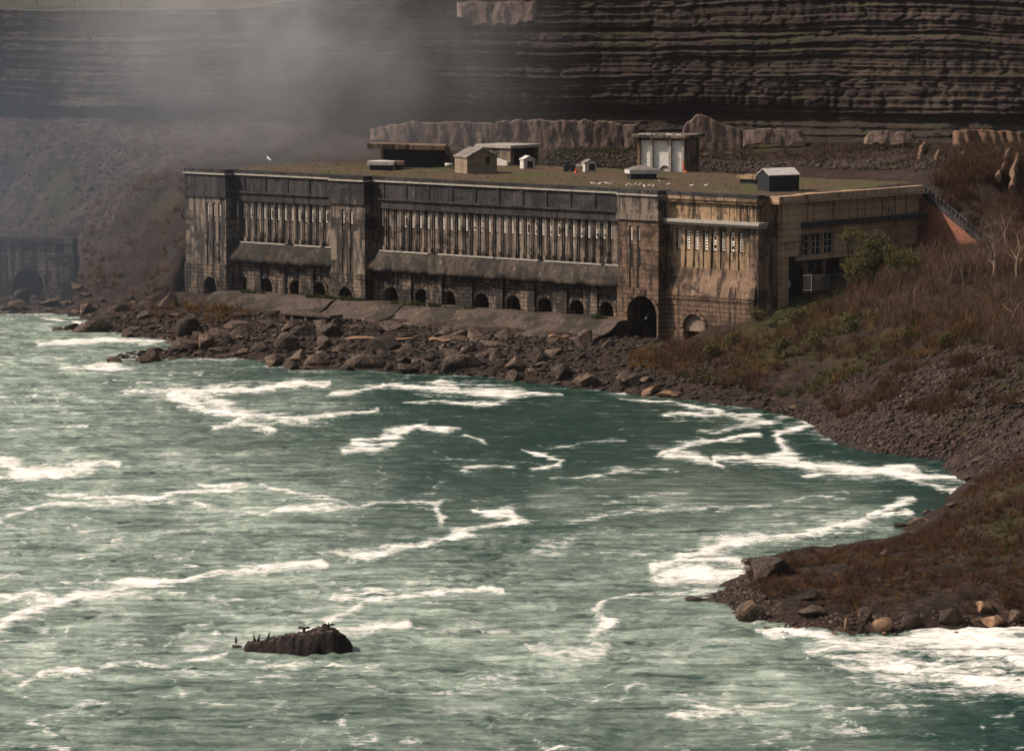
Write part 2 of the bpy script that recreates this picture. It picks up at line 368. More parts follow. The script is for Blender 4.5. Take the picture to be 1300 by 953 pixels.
# gullies on the steep slopes
TZ += -0.9 * np.abs(fbm(GX * 0.16 + 40, GY * 0.05, 0, 3)) * sstep(3, 8, TZ0) * (1 - flat_top)
inside = (S_ > 0.7) & (S_ < LEN - 0.6) & (V_ > 0.7) & (V_ < DEPTH - 0.7)
TZ[inside] = np.minimum(TZ[inside], 1.5)
rim = (S_ > -0.8) & (S_ < LEN + 0.8) & (V_ > -0.8) & (V_ < DEPTH + 0.6)
TZ[rim] = np.minimum(TZ[rim], 20.55)
front = (S_ > -2) & (S_ < fs(792)[0]) & (V_ > -9.5) & (V_ <= 0.7)
TZ[front] = np.minimum(TZ[front], np.interp(V_[front], [-9.5, -8, -3.0, 0.7], [1.1, 1.2, 3.0, 3.3]))
fwall = (GX < at(95, 384, Y=661).x + 1) & (GY > 640) & (GY < 664.5)
TZ[fwall] = np.minimum(TZ[fwall], 0.5 + 0.4 * rough[fwall])
fbr = (GX > 53) & (GX < 63.5) & (GY > 588) & (GY < 601.2)
TZ[fbr] = np.minimum(TZ[fbr], 12.9)
aDs = fs(885, 400)[0]
fdr = (S_ > aDs - 4.5) & (S_ < aDs + 2.2) & (V_ > -9) & (V_ < .6)
TZ[fdr] = np.minimum(TZ[fdr], 1.15 + .25 * rough[fdr])
fmo = (S_ > fs(790)[0]) & (S_ < aDs - 4.4) & (V_ > -9) & (V_ < .6)
TZ[fmo] = np.minimum(TZ[fmo], 1.5 + .3 * rough[fmo])
def hz(x, y):
    fx = np.clip((np.asarray(x) - gx[0]) / RES, 0, len(gx) - 1.001); fy = np.clip((np.asarray(y) - gy[0]) / RES, 0, len(gy) - 1.001)
    i, j = fx.astype(int), fy.astype(int); u, v = fx - i, fy - j
    return (TZ[j, i] * (1 - u) + TZ[j, i + 1] * u) * (1 - v) + (TZ[j + 1, i] * (1 - u) + TZ[j + 1, i + 1] * u) * v
def proj(X, Y, Z):
    yy = Y * CP - (Z - CAM_H) * SP; zz = Y * SP + (Z - CAM_H) * CP
    return 650 + F * X / yy, 476.5 - F * zz / yy
# where grass, scree and reddish litter lie on the ground
def blob(lst):
    g = np.zeros_like(GX)
    for X, Y, r, a in lst: g = np.maximum(g, a * np.exp(-(((GX - X) / r) ** 2 + ((GY - Y) / (r * 1.8)) ** 2)))
    return g
def B(px, py, z, r, a=1.0):
    p = at(px, py, z=z); return (p.x, p.y, r, a)
gn = fbm(GX * 0.09, GY * 0.09, 0, 5, 0.6)
GR = blob([B(985, 372, 7.6, 6), B(1020, 385, 7.2, 7, 1), B(940, 430, 4, 9, 1), B(1000, 440, 4, 10, .95), B(1100, 445, 5.5, 7, .6), B(1260, 455, 9.5, 6, .9), B(880, 445, 2.5, 6, .7), B(1200, 340, 13, 6, .5),
           B(1290, 640, 3, 8, .55), B(1300, 700, 2, 8, .55), B(440, 378, 3.6, 4, 1), B(760, 180, 21, 9, 1), B(950, 196, 21, 7, .7), B(60, 296, 9.6, 8, .7),
           B(180, 290, 11, 6, .3), B(220, 330, 7, 5, .25), B(820, 440, 2, 5, .7)])
GR = np.clip(GR * 1.25 + gn * 0.9 - 0.12, 0, 1) * sstep(0.6, 1.6, TZ)
SC = blob([B(1150, 545, 2.0, 12), B(1280, 530, 5, 11, 1), B(1060, 548, .6, 7), B(1200, 515, 4.6, 7, .9), B(100, 200, 20, 26, .9), B(60, 230, 16, 22, .8), B(1200, 205, 22, 10, .6)])
SC = np.clip(SC * 1.3 + fbm(GX * .2, GY * .2, 5, 3) * .4, 0, 1)

def ground_mat():
    m, nt, b = nodes('bank_ground')
    pos = nd(nt, 'ShaderNodeNewGeometry').outputs['Position']
    n1 = noise(nt, pos, 0.3, 8, 0.7); n2 = noise(nt, pos, 1.8, 6, 0.75); n3 = noise(nt, pos, 7.0, 3, 0.7)
    dirt = mix(nt, mapr(nt, n1, 0.35, 0.65), (0.042, 0.024, 0.016), (0.017, 0.010, 0.008))
    dirt = mix(nt, mapr(nt, n2, 0.5, 0.65), dirt, (0.07, 0.04, 0.027))
    scr = mix(nt, mapr(nt, n3, 0.4, 0.6), (0.030, 0.020, 0.018), (0.068, 0.046, 0.040))
    gr = mix(nt, mapr(nt, n2, 0.35, 0.65), (0.036, 0.044, 0.010), (0.07, 0.052, 0.018))
    ag = nd(nt, 'ShaderNodeAttribute', attribute_name='grass').outputs['Fac']
    as_ = nd(nt, 'ShaderNodeAttribute', attribute_name='scree').outputs['Fac']
    col = mix(nt, as_, dirt, scr)
    g = math_(nt, 'ADD', ag, mapr(nt, n2, 0.3, 0.7, -0.3, 0.3))
    col = mix(nt, mapr(nt, g, 0.35, 0.6), col, gr)
    ar = nd(nt, 'ShaderNodeAttribute', attribute_name='rocky').outputs['Fac']
    wv = nd(nt, 'ShaderNodeVectorMath', {0: pos, 1: nd(nt, 'ShaderNodeTexNoise', {'Vector': pos, 'Scale': 0.8, 'Detail': 3}).outputs[1]}, operation='ADD').outputs[0]
    vo = nd(nt, 'ShaderNodeTexVoronoi', {'Vector': wv, 'Scale': 0.9}); vo2 = nd(nt, 'ShaderNodeTexVoronoi', {'Vector': wv, 'Scale': 2.6})
    cell = nd(nt, 'ShaderNodeSeparateColor', {0: vo.outputs['Color']}).outputs[0]; cell2 = nd(nt, 'ShaderNodeSeparateColor', {0: vo2.outputs['Color']}).outputs[1]
    k = math_(nt, 'MULTIPLY', mapr(nt, cell, 0, 1, 0.45, 1.6), mapr(nt, cell2, 0, 1, 0.5, 1.7))
    col = mix(nt, ar, col, mix(nt, 1.0, col, nd(nt, 'ShaderNodeCombineColor', {0: k, 1: k, 2: k}).outputs[0], 'MULTIPLY'))
    nt.links.new(col, b.inputs['Base Color'])
    hh = math_(nt, 'ADD', math_(nt, 'MULTIPLY', math_(nt, 'ADD', cell, cell2), 1.0), math_(nt, 'MULTIPLY', vo.outputs['Distance'], -1.2))
    bump(nt, b, math_(nt, 'ADD', math_(nt, 'ADD', n2, n3), math_(nt, 'MULTIPLY', hh, ar)), 1.0, 0.45)
    return m
M['ground'] = ground_mat()
tag(mesh_np('river_bank', np.stack([GX, GY, TZ], -1).reshape(-1, 3), grid_faces(len(gx), len(gy)), M['ground'], smooth=True,
            attrs={'grass': GR, 'scree': SC, 'rocky': np.clip(np.maximum(sstep(4.5, 2.5, TZ) , SC) * (1 - GR), 0, 1)}), kind='structure')

# ------------------------------------------------------------------ cliff
def build_cliff():
    xs = np.arange(-160, 160.1, 0.32); zs = np.arange(12, 47.6, 0.16)
    X, Z = np.meshgrid(xs, zs)
    top = 42.4 + 4.6 * sstep(-52, -8, X) + 0.5 * fbm(X * .12, X * 0, 3, 3)
    W = Z + 2.6 * fbm(X * 0.014, Z * 0.02 + 4, 0, 3) + 0.35 * fbm(X * .15, Z * .2, 0, 4)
    # strata: stepped bands of unequal thickness
    b1 = vnoise(W * 0.55, 0 * W + 3.3); b2 = vnoise(W * 1.7, 0 * W + 7.7 + X * 0.004); b3 = vnoise(W * 4.2, X * 0.02)
    gate = 0.35 + 0.65 * sstep(-.25, .25, fbm(X * .05, Z * .12, 8, 3)); off = (0.55 * np.sign(b1) * np.abs(b1) ** 0.5 + 0.30 * np.sign(b2) * np.abs(b2) ** 0.5) * gate + 0.30 * b3 + 0.7 * fbm(X * .16, Z * .3, 3, 5, .6)
    off += 2.8 * fbm(X * 0.045, Z * 0.04, 2, 3) + 1.9 * fbm(X * 0.2, Z * 0.16, 5, 5, 0.6)
    # joints: vertical cracks cutting the beds
    cr = np.abs(fbm(X * 0.35 + 0.6 * b2, Z * 0.05, 9, 3)); off += 1.1 * sstep(0.09, 0.0, cr); cr2 = np.abs(fbm(X * 0.9 + 3, Z * 0.22 + b1, 19, 2)); off += 0.5 * sstep(0.06, 0.0, cr2)
    off += 0.32 * fbm(X * 0.9, Z * 1.3, 1, 4, .6) + 0.5 * fbm(X * 1.6, Z * 0.35, 21, 3) * sstep(-.2, .2, b1)
    slope = np.interp(Z, [12, 22, 25.0, 25.8, 26.8, 27.6, 38.8, 39.3, 40.2, 47.6], [-3.5, -2.2, 0.0, 1.1, 1.0, -0.1, 1.4, 2.2, 1.7, 2.8])
    lowfan = 3.0 * sstep(29, 27.5, Z) * fbm(X * 0.08, Z * 0 + 2, 6, 2)
    off = off * (0.26 + 0.16 * sstep(23, 29, Z)) + 0.13 * np.sign(vnoise(W * 2.9, 0 * W + 21)) + 0.10 * np.sign(vnoise(W * 5.3, X * .03 + 2)) + slope + lowfan
    over = sstep(0, 0.6, Z - top)
    Y = cliff_y(X) + off + over * (Z - top) * 5.0
    Zc = np.minimum(Z, top + 0.12 * (Z - top))
    return tag(mesh_np('cliff', np.stack([X, Y, Zc], -1).reshape(-1, 3), grid_faces(len(xs), len(zs)), M['cliff'], smooth=False), kind='structure')
build_cliff()
def build_plateau():
    xs = np.r_[np.linspace(-2500, -170, 14), np.arange(-160, 160.1, 2.0), np.linspace(170, 2500, 14)]
    ds = np.r_[np.arange(0, 40, 1.5), np.linspace(42, 3500, 26)]
    X, Dd = np.meshgrid(xs, ds)
    top = 42.4 + 4.6 * sstep(-52, -8, X)
    Y = cliff_y(np.clip(X, -160, 160)) + 5.5 + Dd
    Z = top - 0.25 + 5.0 * sstep(2, 26, Dd) + 0.5 * fbm(X * .2, Y * .2, 0, 3)
    g = 0 * X + 0.8
    tag(mesh_np('plateau', np.stack([X, Y, Z], -1).reshape(-1, 3), grid_faces(len(xs), len(ds)), M['ground'], smooth=True, attrs={'grass': g, 'scree': 0 * X, 'rocky': 0 * X}), kind='structure')
build_plateau()

def facing(name, top, bot, Y, mat, label, seed=0, ribs=0.13, thick=0.5, cat='rock facing', step=0.3, group=None):
    """sprayed sheet on the rock between two outlines given as (px,py); real size and thickness at depth Y"""
    T = [at(x, y, Y=Y) for x, y in top]; Bt = [at(x, y, Y=Y) for x, y in bot]
    x0, x1 = T[0].x, T[-1].x; n = max(8, int((x1 - x0) / step)); m = 22
    xs = np.linspace(x0, x1, n); zt = np.interp(xs, [p.x for p in T], [p.z for p in T]); zb = np.interp(xs, [p.x for p in Bt], [p.z for p in Bt])
    zt = zt + 0.5 * fbm(xs * 0.8 + seed, xs * 0, 0, 5, .65); zb = zb + 0.9 * fbm(xs * 0.7 + seed, xs * 0 + 5, 0, 5, .65)
    t = np.linspace(0, 1, m)[:, None]
    X = np.broadcast_to(xs, (m, n)); Z = zb + (zt - zb) * t
    yy = Y + 0.8 * t + ribs * np.abs(fbm(X * 0.5 + seed + Z * .12, Z * 0.08, 1, 3)) * 3 + 0.25 * fbm(X * 1.8, Z * .5, 2, 4, .6)
    e = np.minimum(np.arange(n), np.arange(n)[::-1]); yy = yy + thick * 0.6 * sstep(2, 0, e)
    Vf = np.stack([X, yy, Z], -1).reshape(-1, 3); Vb = Vf + np.array([0, thick + 1.2, 0])
    Ff = grid_faces(n, m); Fb = Ff[:, ::-1] + n * m
    idx = np.arange(n * m).reshape(m, n); ring = np.r_[idx[0, :], idx[1:, -1], idx[-1, -2::-1], idx[-2:0:-1, 0]]
    r2 = np.roll(ring, -1); Fs = np.stack([r2, ring, ring + n * m, r2 + n * m], -1)
    o = mesh_np(name, np.r_[Vf, Vb], np.r_[Ff, Fb, Fs], mat)
    return tag(o, label, cat, group)
facing('rock_facing', [(470, 163), (520, 156), (620, 156), (680, 152), (740, 154), (812, 158)], [(470, 178), (520, 184), (620, 190), (700, 194), (760, 194), (812, 196)], 682, M['shot'],
       'long pinkish sprayed concrete facing on the cliff foot behind the roof huts', 1)
facing('rock_facing', [(860, 186), (872, 158), (885, 146), (900, 150), (925, 160), (945, 168)], [(860, 200), (885, 212), (905, 212), (920, 208), (935, 204), (945, 190)], 676, M['shot'],
       'hump shaped brown facing right of the portal house', 5)
facing('rock_facing', [(944, 166), (980, 165), (1015, 165), (1022, 170)], [(944, 186), (975, 182), (1000, 187), (1022, 178)], 675, M['shot'],
       'long flat brown patch of facing with a toothed lower edge', 9)
facing('rock_facing', [(1098, 176), (1106, 169), (1150, 168), (1162, 172)], [(1098, 186), (1120, 184), (1145, 183), (1162, 178)], 668, M['shot'],
       'small brown patch of facing in the dark rock left of the ochre ribs', 14)
facing('rock_facing', [(1212, 168), (1240, 166), (1300, 168)], [(1212, 190), (1260, 191), (1300, 190)], 660, M['shot_orange'],
       'ochre ribbed facing at the right edge of the cliff foot', 20, 0.9)
facing('rock_facing', [(580, 4), (600, 3), (640, 3), (681, 1)], [(580, 22), (593, 24), (594, 31), (681, 29)], 686, M['shot'],
       'pale smooth facing panel high on the cliff beneath the rim', 33, 0.12)
# ------------------------------------------------------------------ water
def stroke(S, X, Y, K=0.125):
    """soft mask round poly-lines given in world metres; depth distances count K, as foam streaks lie along the flow"""
    out = np.zeros_like(X)
    for pts, w, a in S:
        P = [at(x, y, z=0.0) for x, y in pts]
        W = w if isinstance(w, (list, tuple)) else [w] * len(P)
        for i in range(len(P) - 1):
            ax, ay, bx, by = P[i].x, P[i].y * K, P[i + 1].x, P[i + 1].y * K
            r = max(W[i], W[i + 1]) * 3
            msk = (X > min(ax, bx) - r) & (X < max(ax, bx) + r) & (Y * K > min(ay, by) - r) & (Y * K < max(ay, by) + r)
            x, y = X[msk], Y[msk] * K
            dx, dy = bx - ax, by - ay
            t = np.clip(((x - ax) * dx + (y - ay) * dy) / (dx * dx + dy * dy + 1e-9), 0, 1)
            ww = W[i] + (W[i + 1] - W[i]) * t
            d = np.hypot(x - ax - t * dx, y - ay - t * dy) / ww
            out[msk] = np.maximum(out[msk], a * np.exp(-0.75 * d ** 1.5))
    return out
FOAM = [
    ([(60, 404), (110, 409), (150, 412)], [.25, .4, .2], 1), ([(0, 400), (50, 402)], .2, .6), ([(60, 432), (120, 430), (200, 434)], [.5, .5, .4], 1), ([(80, 466), (130, 466), (180, 468)], [.5, .6, .3], 1),
    ([(160, 492), (215, 492), (260, 500), (300, 510)], [.3, .7, 1.1, .8], 1), ([(215, 497), (270, 515), (330, 520), (300, 540), (350, 548)], [.5, 1, .7, .5, .5], 1),
    ([(260, 492), (330, 487), (420, 482)], [.6, .5, .3], 1), ([(330, 520), (390, 532), (475, 522)], [.8, .6, .3], 1), ([(270, 545), (330, 538), (400, 535)], [.3, .4, .3], .95),
    ([(430, 495), (500, 486), (580, 487), (650, 492), (720, 497)], [.4, .5, .8, .7, .3], 1), ([(560, 478), (610, 492)], [.5, .5], .9), ([(650, 500), (590, 508), (520, 512)], [.3, .3, .2], .8),
    ([(440, 568), (480, 565), (505, 560), (455, 558), (500, 546), (540, 537)], [.3, .5, .3, .3, .4, .2], 1), ([(540, 541), (590, 543)], .25, .9), ([(600, 550), (630, 562)], .25, .8),
    ([(670, 596), (705, 586), (712, 575), (670, 570)], [.3, .35, .25, .15], .95), ([(590, 598), (650, 590)], .3, .85),
    ([(0, 570), (40, 592), (100, 590), (170, 580)], [.5, .7, .8, .3], 1), ([(0, 600), (70, 598), (120, 590)], [.4, .5, .3], 1), ([(0, 548), (60, 543), (110, 538)], [.2, .2, .15], .8),
    ([(0, 660), (60, 640), (120, 634), (190, 630), (260, 624), (320, 615), (260, 612)], [.25, .3, .25, .3, .3, .3, .3], .9), ([(90, 624), (170, 628), (230, 640), (310, 656), (370, 650), (420, 640)], [.3, .3, .25, .35, .3, .2], .85),
    ([(300, 655), (400, 648), (480, 640), (560, 638), (565, 655)], [.3, .3, .3, .35, .3], .9), ([(460, 696), (540, 690), (580, 672), (630, 655), (660, 650), (650, 640), (610, 636)], [.35, .35, .35, .4, .4, .35, .3], 1),
    ([(340, 610), (400, 630), (460, 640)], [.2, .25, .2], .8), ([(420, 690), (450, 692), (590, 676)], [.3, .3, .2], .8),
    ([(0, 785), (60, 765), (120, 745), (180, 740), (195, 728), (160, 728)], [.5, .5, .5, .7, .6, .3], 1), ([(0, 750), (70, 752), (140, 752), (230, 752)], [.3, .35, .45, .2], 1),
    ([(190, 730), (260, 718), (330, 708), (430, 712)], [.5, .35, .35, .25], 1), ([(0, 812), (50, 800)], .2, .7), ([(296, 828), (330, 834), (380, 837), (440, 832), (480, 836)], [.1, .14, .16, .16, .08], .8), ([(30, 862), (60, 848), (110, 840), (200, 832), (300, 812)], [.45, .4, .3, .25, .2], 1),
    ([(0, 702), (60, 700), (130, 698)], .15, .6), ([(380, 798), (410, 780), (470, 760), (560, 742), (640, 730)], [.7, .4, .3, .3, .2], 1), ([(440, 745), (520, 740)], [.3, .2], .8), ([(400, 786), (460, 792), (530, 780)], [.6, .4, .2], .9),
    ([(835, 572), (870, 562), (920, 548), (960, 542)], [.5, .4, .3, .25], 1), ([(850, 575), (905, 588)], [.6, .3], 1), ([(905, 590), (900, 578), (940, 575), (990, 570), (1000, 556), (985, 542), (1020, 530), (1050, 540)], [.3, .4, .4, .7, .7, .5, .4, .3], 1),
    ([(1005, 605), (1050, 596), (1100, 590), (1150, 594), (1200, 600), (1230, 603)], [.25, .6, .6, .7, .5, .6], 1), ([(940, 575), (1000, 585), (1060, 588), (1150, 586)], [.6, .8, .6, .4], 1), ([(1100, 590), (1180, 610), (1215, 612)], [.3, .3, .3], .9),
    ([(790, 503), (850, 508), (900, 515), (960, 520)], [.3, .25, .3, .3], .95), ([(850, 525), (920, 520), (970, 527)], [.3, .4, .3], .85), ([(890, 540), (940, 530), (1010, 522)], [.2, .3, .3], .7),
    ([(1090, 652), (1130, 634), (1150, 628), (1110, 640)], [.4, .4, .3, .3], 1), ([(840, 715), (900, 695), (980, 680), (1050, 670), (1110, 655), (1150, 645)], [.4, .8, .7, .6, .35, .25], 1),
    ([(850, 728), (900, 722), (935, 730)], [.5, .7, .5], 1), ([(900, 700), (935, 712)], [.7, .8], .95), ([(770, 780), (790, 762), (830, 752), (920, 744)], [.3, .3, .25, .2], .9), ([(690, 812), (730, 822), (780, 822), (760, 800), (790, 790), (770, 775)], [.3, .45, .5, .35, .3, .25], .9),
    ([(980, 806), (1040, 808), (1110, 818), (1200, 808), (1300, 804), (1380, 806)], [.3, .5, .9, 1.1, 1.2, 1.2], 1), ([(1045, 836), (1120, 826), (1200, 824), (1300, 822), (1380, 822)], [.4, .5, .6, .7, .7], 1), ([(1090, 858), (1160, 850), (1240, 852), (1320, 866)], [.6, .8, .8, .8], 1),
    ([(700, 560), (790, 556)], .12, .5), ([(700, 612), (780, 604), (850, 596)], [.25, .3, .2], .62), ([(720, 650), (800, 640), (900, 632)], [.4, .4, .3], .6), ([(900, 640), (990, 632), (1060, 622)], [.3, .4, .3], .6), ([(680, 690), (760, 672), (850, 660)], [.4, .4, .3], .5)]
MILK_SHEEN = [([(-20, 430), (60, 470), (60, 560), (60, 680), (100, 800)], [10, 12, 12, 11, 10], 1.1), ([(200, 620), (380, 670), (300, 780), (560, 800)], [7, 6, 7, 6], 1.0), ([(700, 760), (860, 700), (980, 670), (1100, 660)], [4, 3, 2.5, 2], .75),  # pale regions: aerated water plus silver sky reflection put into the colour
        ([(600, 820), (800, 810), (1000, 860)], [6, 5, 5], .95), ([(200, 480), (300, 530), (420, 500)], [3, 3, 3], .6), ([(700, 640), (860, 630), (1000, 640)], [2, 2.5, 2], .5)]
def build_water():
    # the same sheet everywhere: fine in the bay, coarse away from it
    xs = np.r_[np.linspace(-2600, -100, 22), np.arange(-92, 66, 0.26), np.linspace(70, 2600, 22)]
    ys = np.r_[np.linspace(-1500, 280, 26), np.arange(284, 668, 0.34), np.linspace(672, 680, 3)]
    X, Y = np.meshgrid(xs, ys)
    wx = X + 2.2 * fbm(X * .09, Y * .05, 1, 3) + 0.8 * fbm(X * .5, Y * .25, 2, 3); wy = Y + 11 * fbm(X * .07, Y * .045, 5, 3) + 5 * fbm(X * .35, Y * .16, 6, 4, .6)
    f = stroke(FOAM, wx, wy) * (1.14 + .22 * fbm(X * .3, Y * .12, 7, 3)); mk = stroke(MILK_SHEEN, X, Y)
    r1 = np.abs(fbm((wx) * .045, wy * .040, 11, 4, .55)); r2 = np.abs(fbm(wx * .10 + 30, wy * .075, 12, 4, .55))
    pres = sstep(-.12, .3, fbm(X * .03, Y * .022, 13, 3) + .25 * mk - .1)
    fil = np.maximum(sstep(.045, .0, r1) * .8, sstep(.05, .0, r2) * .66) * (pres * .7 + .3 * mk)
    f = np.maximum(f, fil)
    foamn = fbm(X * 0.10 + 0.8 * fbm(X * .05, Y * .05), Y * 0.05, 0, 5, 0.6)
    # foam that clings to the shore rocks
    sd_ = np.full(X.shape, 99.0)
    hzv = np.where((X > -114) & (X < 114) & (Y > 323) & (Y < 744), hz(X, Y), -5)
    shore_f = sstep(-1.6, -0.1, hzv) * 0.55 * (X < 35)
    f = np.maximum(f, shore_f * (0.6 + 0.8 * fbm(X * .2, Y * .2, 3, 3)))
    calm = 1 - 0.74 * sstep(-24, 0, X) * sstep(395, 440, Y)
    Z = 0.26 * fbm(X * 0.10, Y * 0.16, 0, 3) * calm + 0.52 * calm * (0.4 - np.abs(fbm(wx * 0.14 + 7, wy * 0.36, 2, 4, .55))) + 0.07 * fbm(X * 0.8, Y * 1.2, 4, 2)
    Z = Z - 0.12 + 0.05 * f
    fine = ((X > -92) & (X < 66) & (Y > 284) & (Y < 668))
    Z = np.where(fine, Z, Z * 0.4)
    m, nt, b = nodes('river_water')
    pos = nd(nt, 'ShaderNodeNewGeometry').outputs['Position']
    af = nd(nt, 'ShaderNodeAttribute', attribute_name='foam').outputs['Fac']; am = nd(nt, 'ShaderNodeAttribute', attribute_name='milk_sheen').outputs['Fac']
    st = nd(nt, 'ShaderNodeMapping', {'Vector': pos, 'Scale': (0.20, 0.52, 1)}).outputs[0]
    n1 = noise(nt, st, 0.9, 8, 0.74, 0.5); n2 = noise(nt, nd(nt, 'ShaderNodeMapping', {'Vector': pos, 'Scale': (0.7, 1.6, 1)}).outputs[0], 1.6, 6, 0.75); n3 = noise(nt, nd(nt, 'ShaderNodeMapping', {'Vector': pos, 'Scale': (0.16, 0.10, 1)}).outputs[0], 1.0, 6, 0.65, 0.8)
    thr = math_(nt, 'ADD', af, mapr(nt, n1, 0.25, 0.75, -0.85, 0.85))
    thr = math_(nt, 'ADD', thr, mapr(nt, n2, 0.3, 0.7, -0.34, 0.34))
    foam = mapr(nt, thr, 0.49, 1.12)
    # thin lacy streaks carried in the milky parts
    lace = math_(nt, 'MULTIPLY', mapr(nt, n3, 0.56, 0.66), mapr(nt, n1, 0.46, 0.58))
    lace = math_(nt, 'MULTIPLY', lace, mapr(nt, am, 0.15, 0.9, 0.06, 0.55))
    foam = math_(nt, 'MAXIMUM', foam, lace)
    rip = noise(nt, nd(nt, 'ShaderNodeMapping', {'Vector': pos, 'Scale': (0.13, 0.55, 1)}).outputs[0], 1.0, 8, 0.7, 0.35)
    milk_sheen = math_(nt, 'MULTIPLY', math_(nt, 'MULTIPLY', am, mapr(nt, n3, 0.36, 0.6, 0.5, 1.0)), mapr(nt, rip, 0.36, 0.58, 0.14, 1.0))  # ripple sheen painted as paler crests, mixed with the aerated water
    milk_sheen = math_(nt, 'ADD', milk_sheen, math_(nt, 'MULTIPLY', mapr(nt, rip, 0.56, 0.70, 0.0, 0.22), am))
    base = mix(nt, milk_sheen, (0.001, 0.027, 0.018), (0.46, 0.56, 0.48))
    veil = mapr(nt, thr, 0.22, 0.55, 0, 0.35)
    base = mix(nt, veil, base, (0.22, 0.32, 0.275))
    col = mix(nt, foam, base, (0.84, 0.82, 0.79))
    nt.links.new(col, b.inputs['Base Color'])
    nt.links.new(mapr(nt, foam, 0, 1, 0.11, 0.7), b.inputs['Roughness'])
    b.inputs['IOR'].default_value = 1.33; b.inputs['Specular IOR Level'].default_value = 0.30
    w1 = noise(nt, nd(nt, 'ShaderNodeMapping', {'Vector': pos, 'Scale': (0.45, 1.0, 1)}).outputs[0], 1.3, 7, 0.66, 0.5)
    bump(nt, b, math_(nt, 'ADD', w1, math_(nt, 'MULTIPLY', foam, 0.12)), 0.75, 0.42)
    tag(mesh_np('river_water', np.stack([X, Y, Z], -1).reshape(-1, 3), grid_faces(len(xs), len(ys)), m, smooth=True, attrs={'foam': f, 'milk_sheen': np.clip(mk + 0.1 * foamn, 0, 1)}), kind='structure')
build_water()

# ------------------------------------------------------------------ power station
ZB, ZT = 3.8, 20.9
ps = empty('power_station', P0, ROT, 'long abandoned concrete power station at the cliff foot, stained black on its left', 'power station')
def arch_wall(mb, s0, s1, z0, z1, y0, y1, holes):
    """wall slab between y0 (front) and y1 (back) with round-headed openings (centre, half width, spring height)"""
    cuts = [s0]
    for c, r, sp in holes: cuts += [c - r, c + r]
    cuts.append(s1)
    for i in range(0, len(cuts), 2):
        if cuts[i + 1] - cuts[i] > 0.01: mb.box(cuts[i], cuts[i + 1], y0, y1, z0, z1)
    for c, r, sp in holes:
        n = 10; pr = [(c - r * math.cos(math.pi * k / n), sp + r * math.sin(math.pi * k / n)) for k in range(n + 1)]
        for k in range(n):
            (xa, za), (xb, zb) = pr[k], pr[k + 1]
            mb.add([(xa, y0, za), (xb, y0, zb), (xb, y0, z1), (xa, y0, z1), (xa, y1, za), (xb, y1, zb), (xb, y1, z1), (xa, y1, z1)],
                   [(0, 1, 2, 3), (5, 4, 7, 6), (1, 0, 4, 5), (2, 6, 7, 3)])
def lining(mb, c, r, y0, y1, z0, zt):
    mb.add([(c - r, y0, z0), (c + r, y0, z0), (c + r, y0, zt), (c - r, y0, zt), (c - r, y1, z0), (c + r, y1, z0), (c + r, y1, zt), (c - r, y1, zt)],
           [(4, 5, 6, 7), (0, 1, 5, 4), (3, 7, 6, 2), (0, 4, 7, 3), (1, 2, 6, 5)])
def voussoirs(mb, c, r, sp, y, zb):
    n = 7
    for k in range(n):
        a0, a1 = math.pi * (k + .06) / n, math.pi * (k + .94) / n; R1 = r + 0.02; R2 = r + (0.75 if k == n // 2 else 0.5)
        q = [(c - R * math.cos(a), sp + R * math.sin(a)) for R, a in ((R1, a0), (R2, a0), (R2, a1), (R1, a1))]
        mb.prism([(x, z) for x, z in q][::-1], y, y + 0.3, 'y')

XE = [fs(x)[0] for x in (247, 287, 295, 420, 463, 472, 785, 836, 843, 962)]
sE0, sE1, _, sA1, sT1, _, sB1, sC1, _, sD1 = XE
PR = 1.9                                                     # how far the towers stand out
sE1 = fs(287, off=-PR)[0]; sT0 = fs(420, off=-PR)[0]; sT1 = fs(463, off=-PR)[0]; sC0 = fs(785, off=-PR)[0]; sC1 = fs(836, off=-PR)[0]
Z_PAR, Z_FR, Z_LB, Z_RB, Z_LE, Z_CB = 17.7, 16.5, 13.9, 11.1, 10.6, 7.9
LV = {}
def louvre_mesh(w, h, kind):
    key = (round(w, 2), round(h, 2), kind)
    if key in LV: return LV[key]
    mb = MB(); rr = random.Random(hash(key) % 999 + kind)
    mb.box(-w / 2, -w / 2 + 0.07, 0.0, 0.08, 0, h); mb.box(w / 2 - 0.07, w / 2, 0.0, 0.08, 0, h)
    n = 7
    for k in range(n):
        if kind == 1 and k % 3 == 1: continue
        if kind == 2 and rr.random() < .45: continue
        z = h * (k + 0.15) / n; t = [0, 0, 0.0, .14][kind]
        mb.add([(-w / 2 + .08, .02 - t, z), (w / 2 - .08, .02 + t, z), (w / 2 - .08, .10 + t, z + h / n * .62), (-w / 2 + .08, .10 - t, z + h / n * .62)], [(0, 1, 2, 3)])
        mb.add([(-w / 2 + .08, .06 - t, z), (w / 2 - .08, .06 + t, z), (w / 2 - .08, .14 + t, z + h / n * .62), (-w / 2 + .08, .14 - t, z + h / n * .62)], [(3, 2, 1, 0)])
    o = mb.build('louvre_window', M['louvre']); LV[key] = o.data; COL.objects.unlink(o); bpy.data.objects.remove(o)
    return LV[key]
def louvre(s, y, z0, h, w, kind):
    o = bpy.data.objects.new('louvre_window', louvre_mesh(w, h, kind)); COL.objects.link(o); o.parent = ps; o.location = (s, y, z0)
    return o
RNG = random.Random(5)
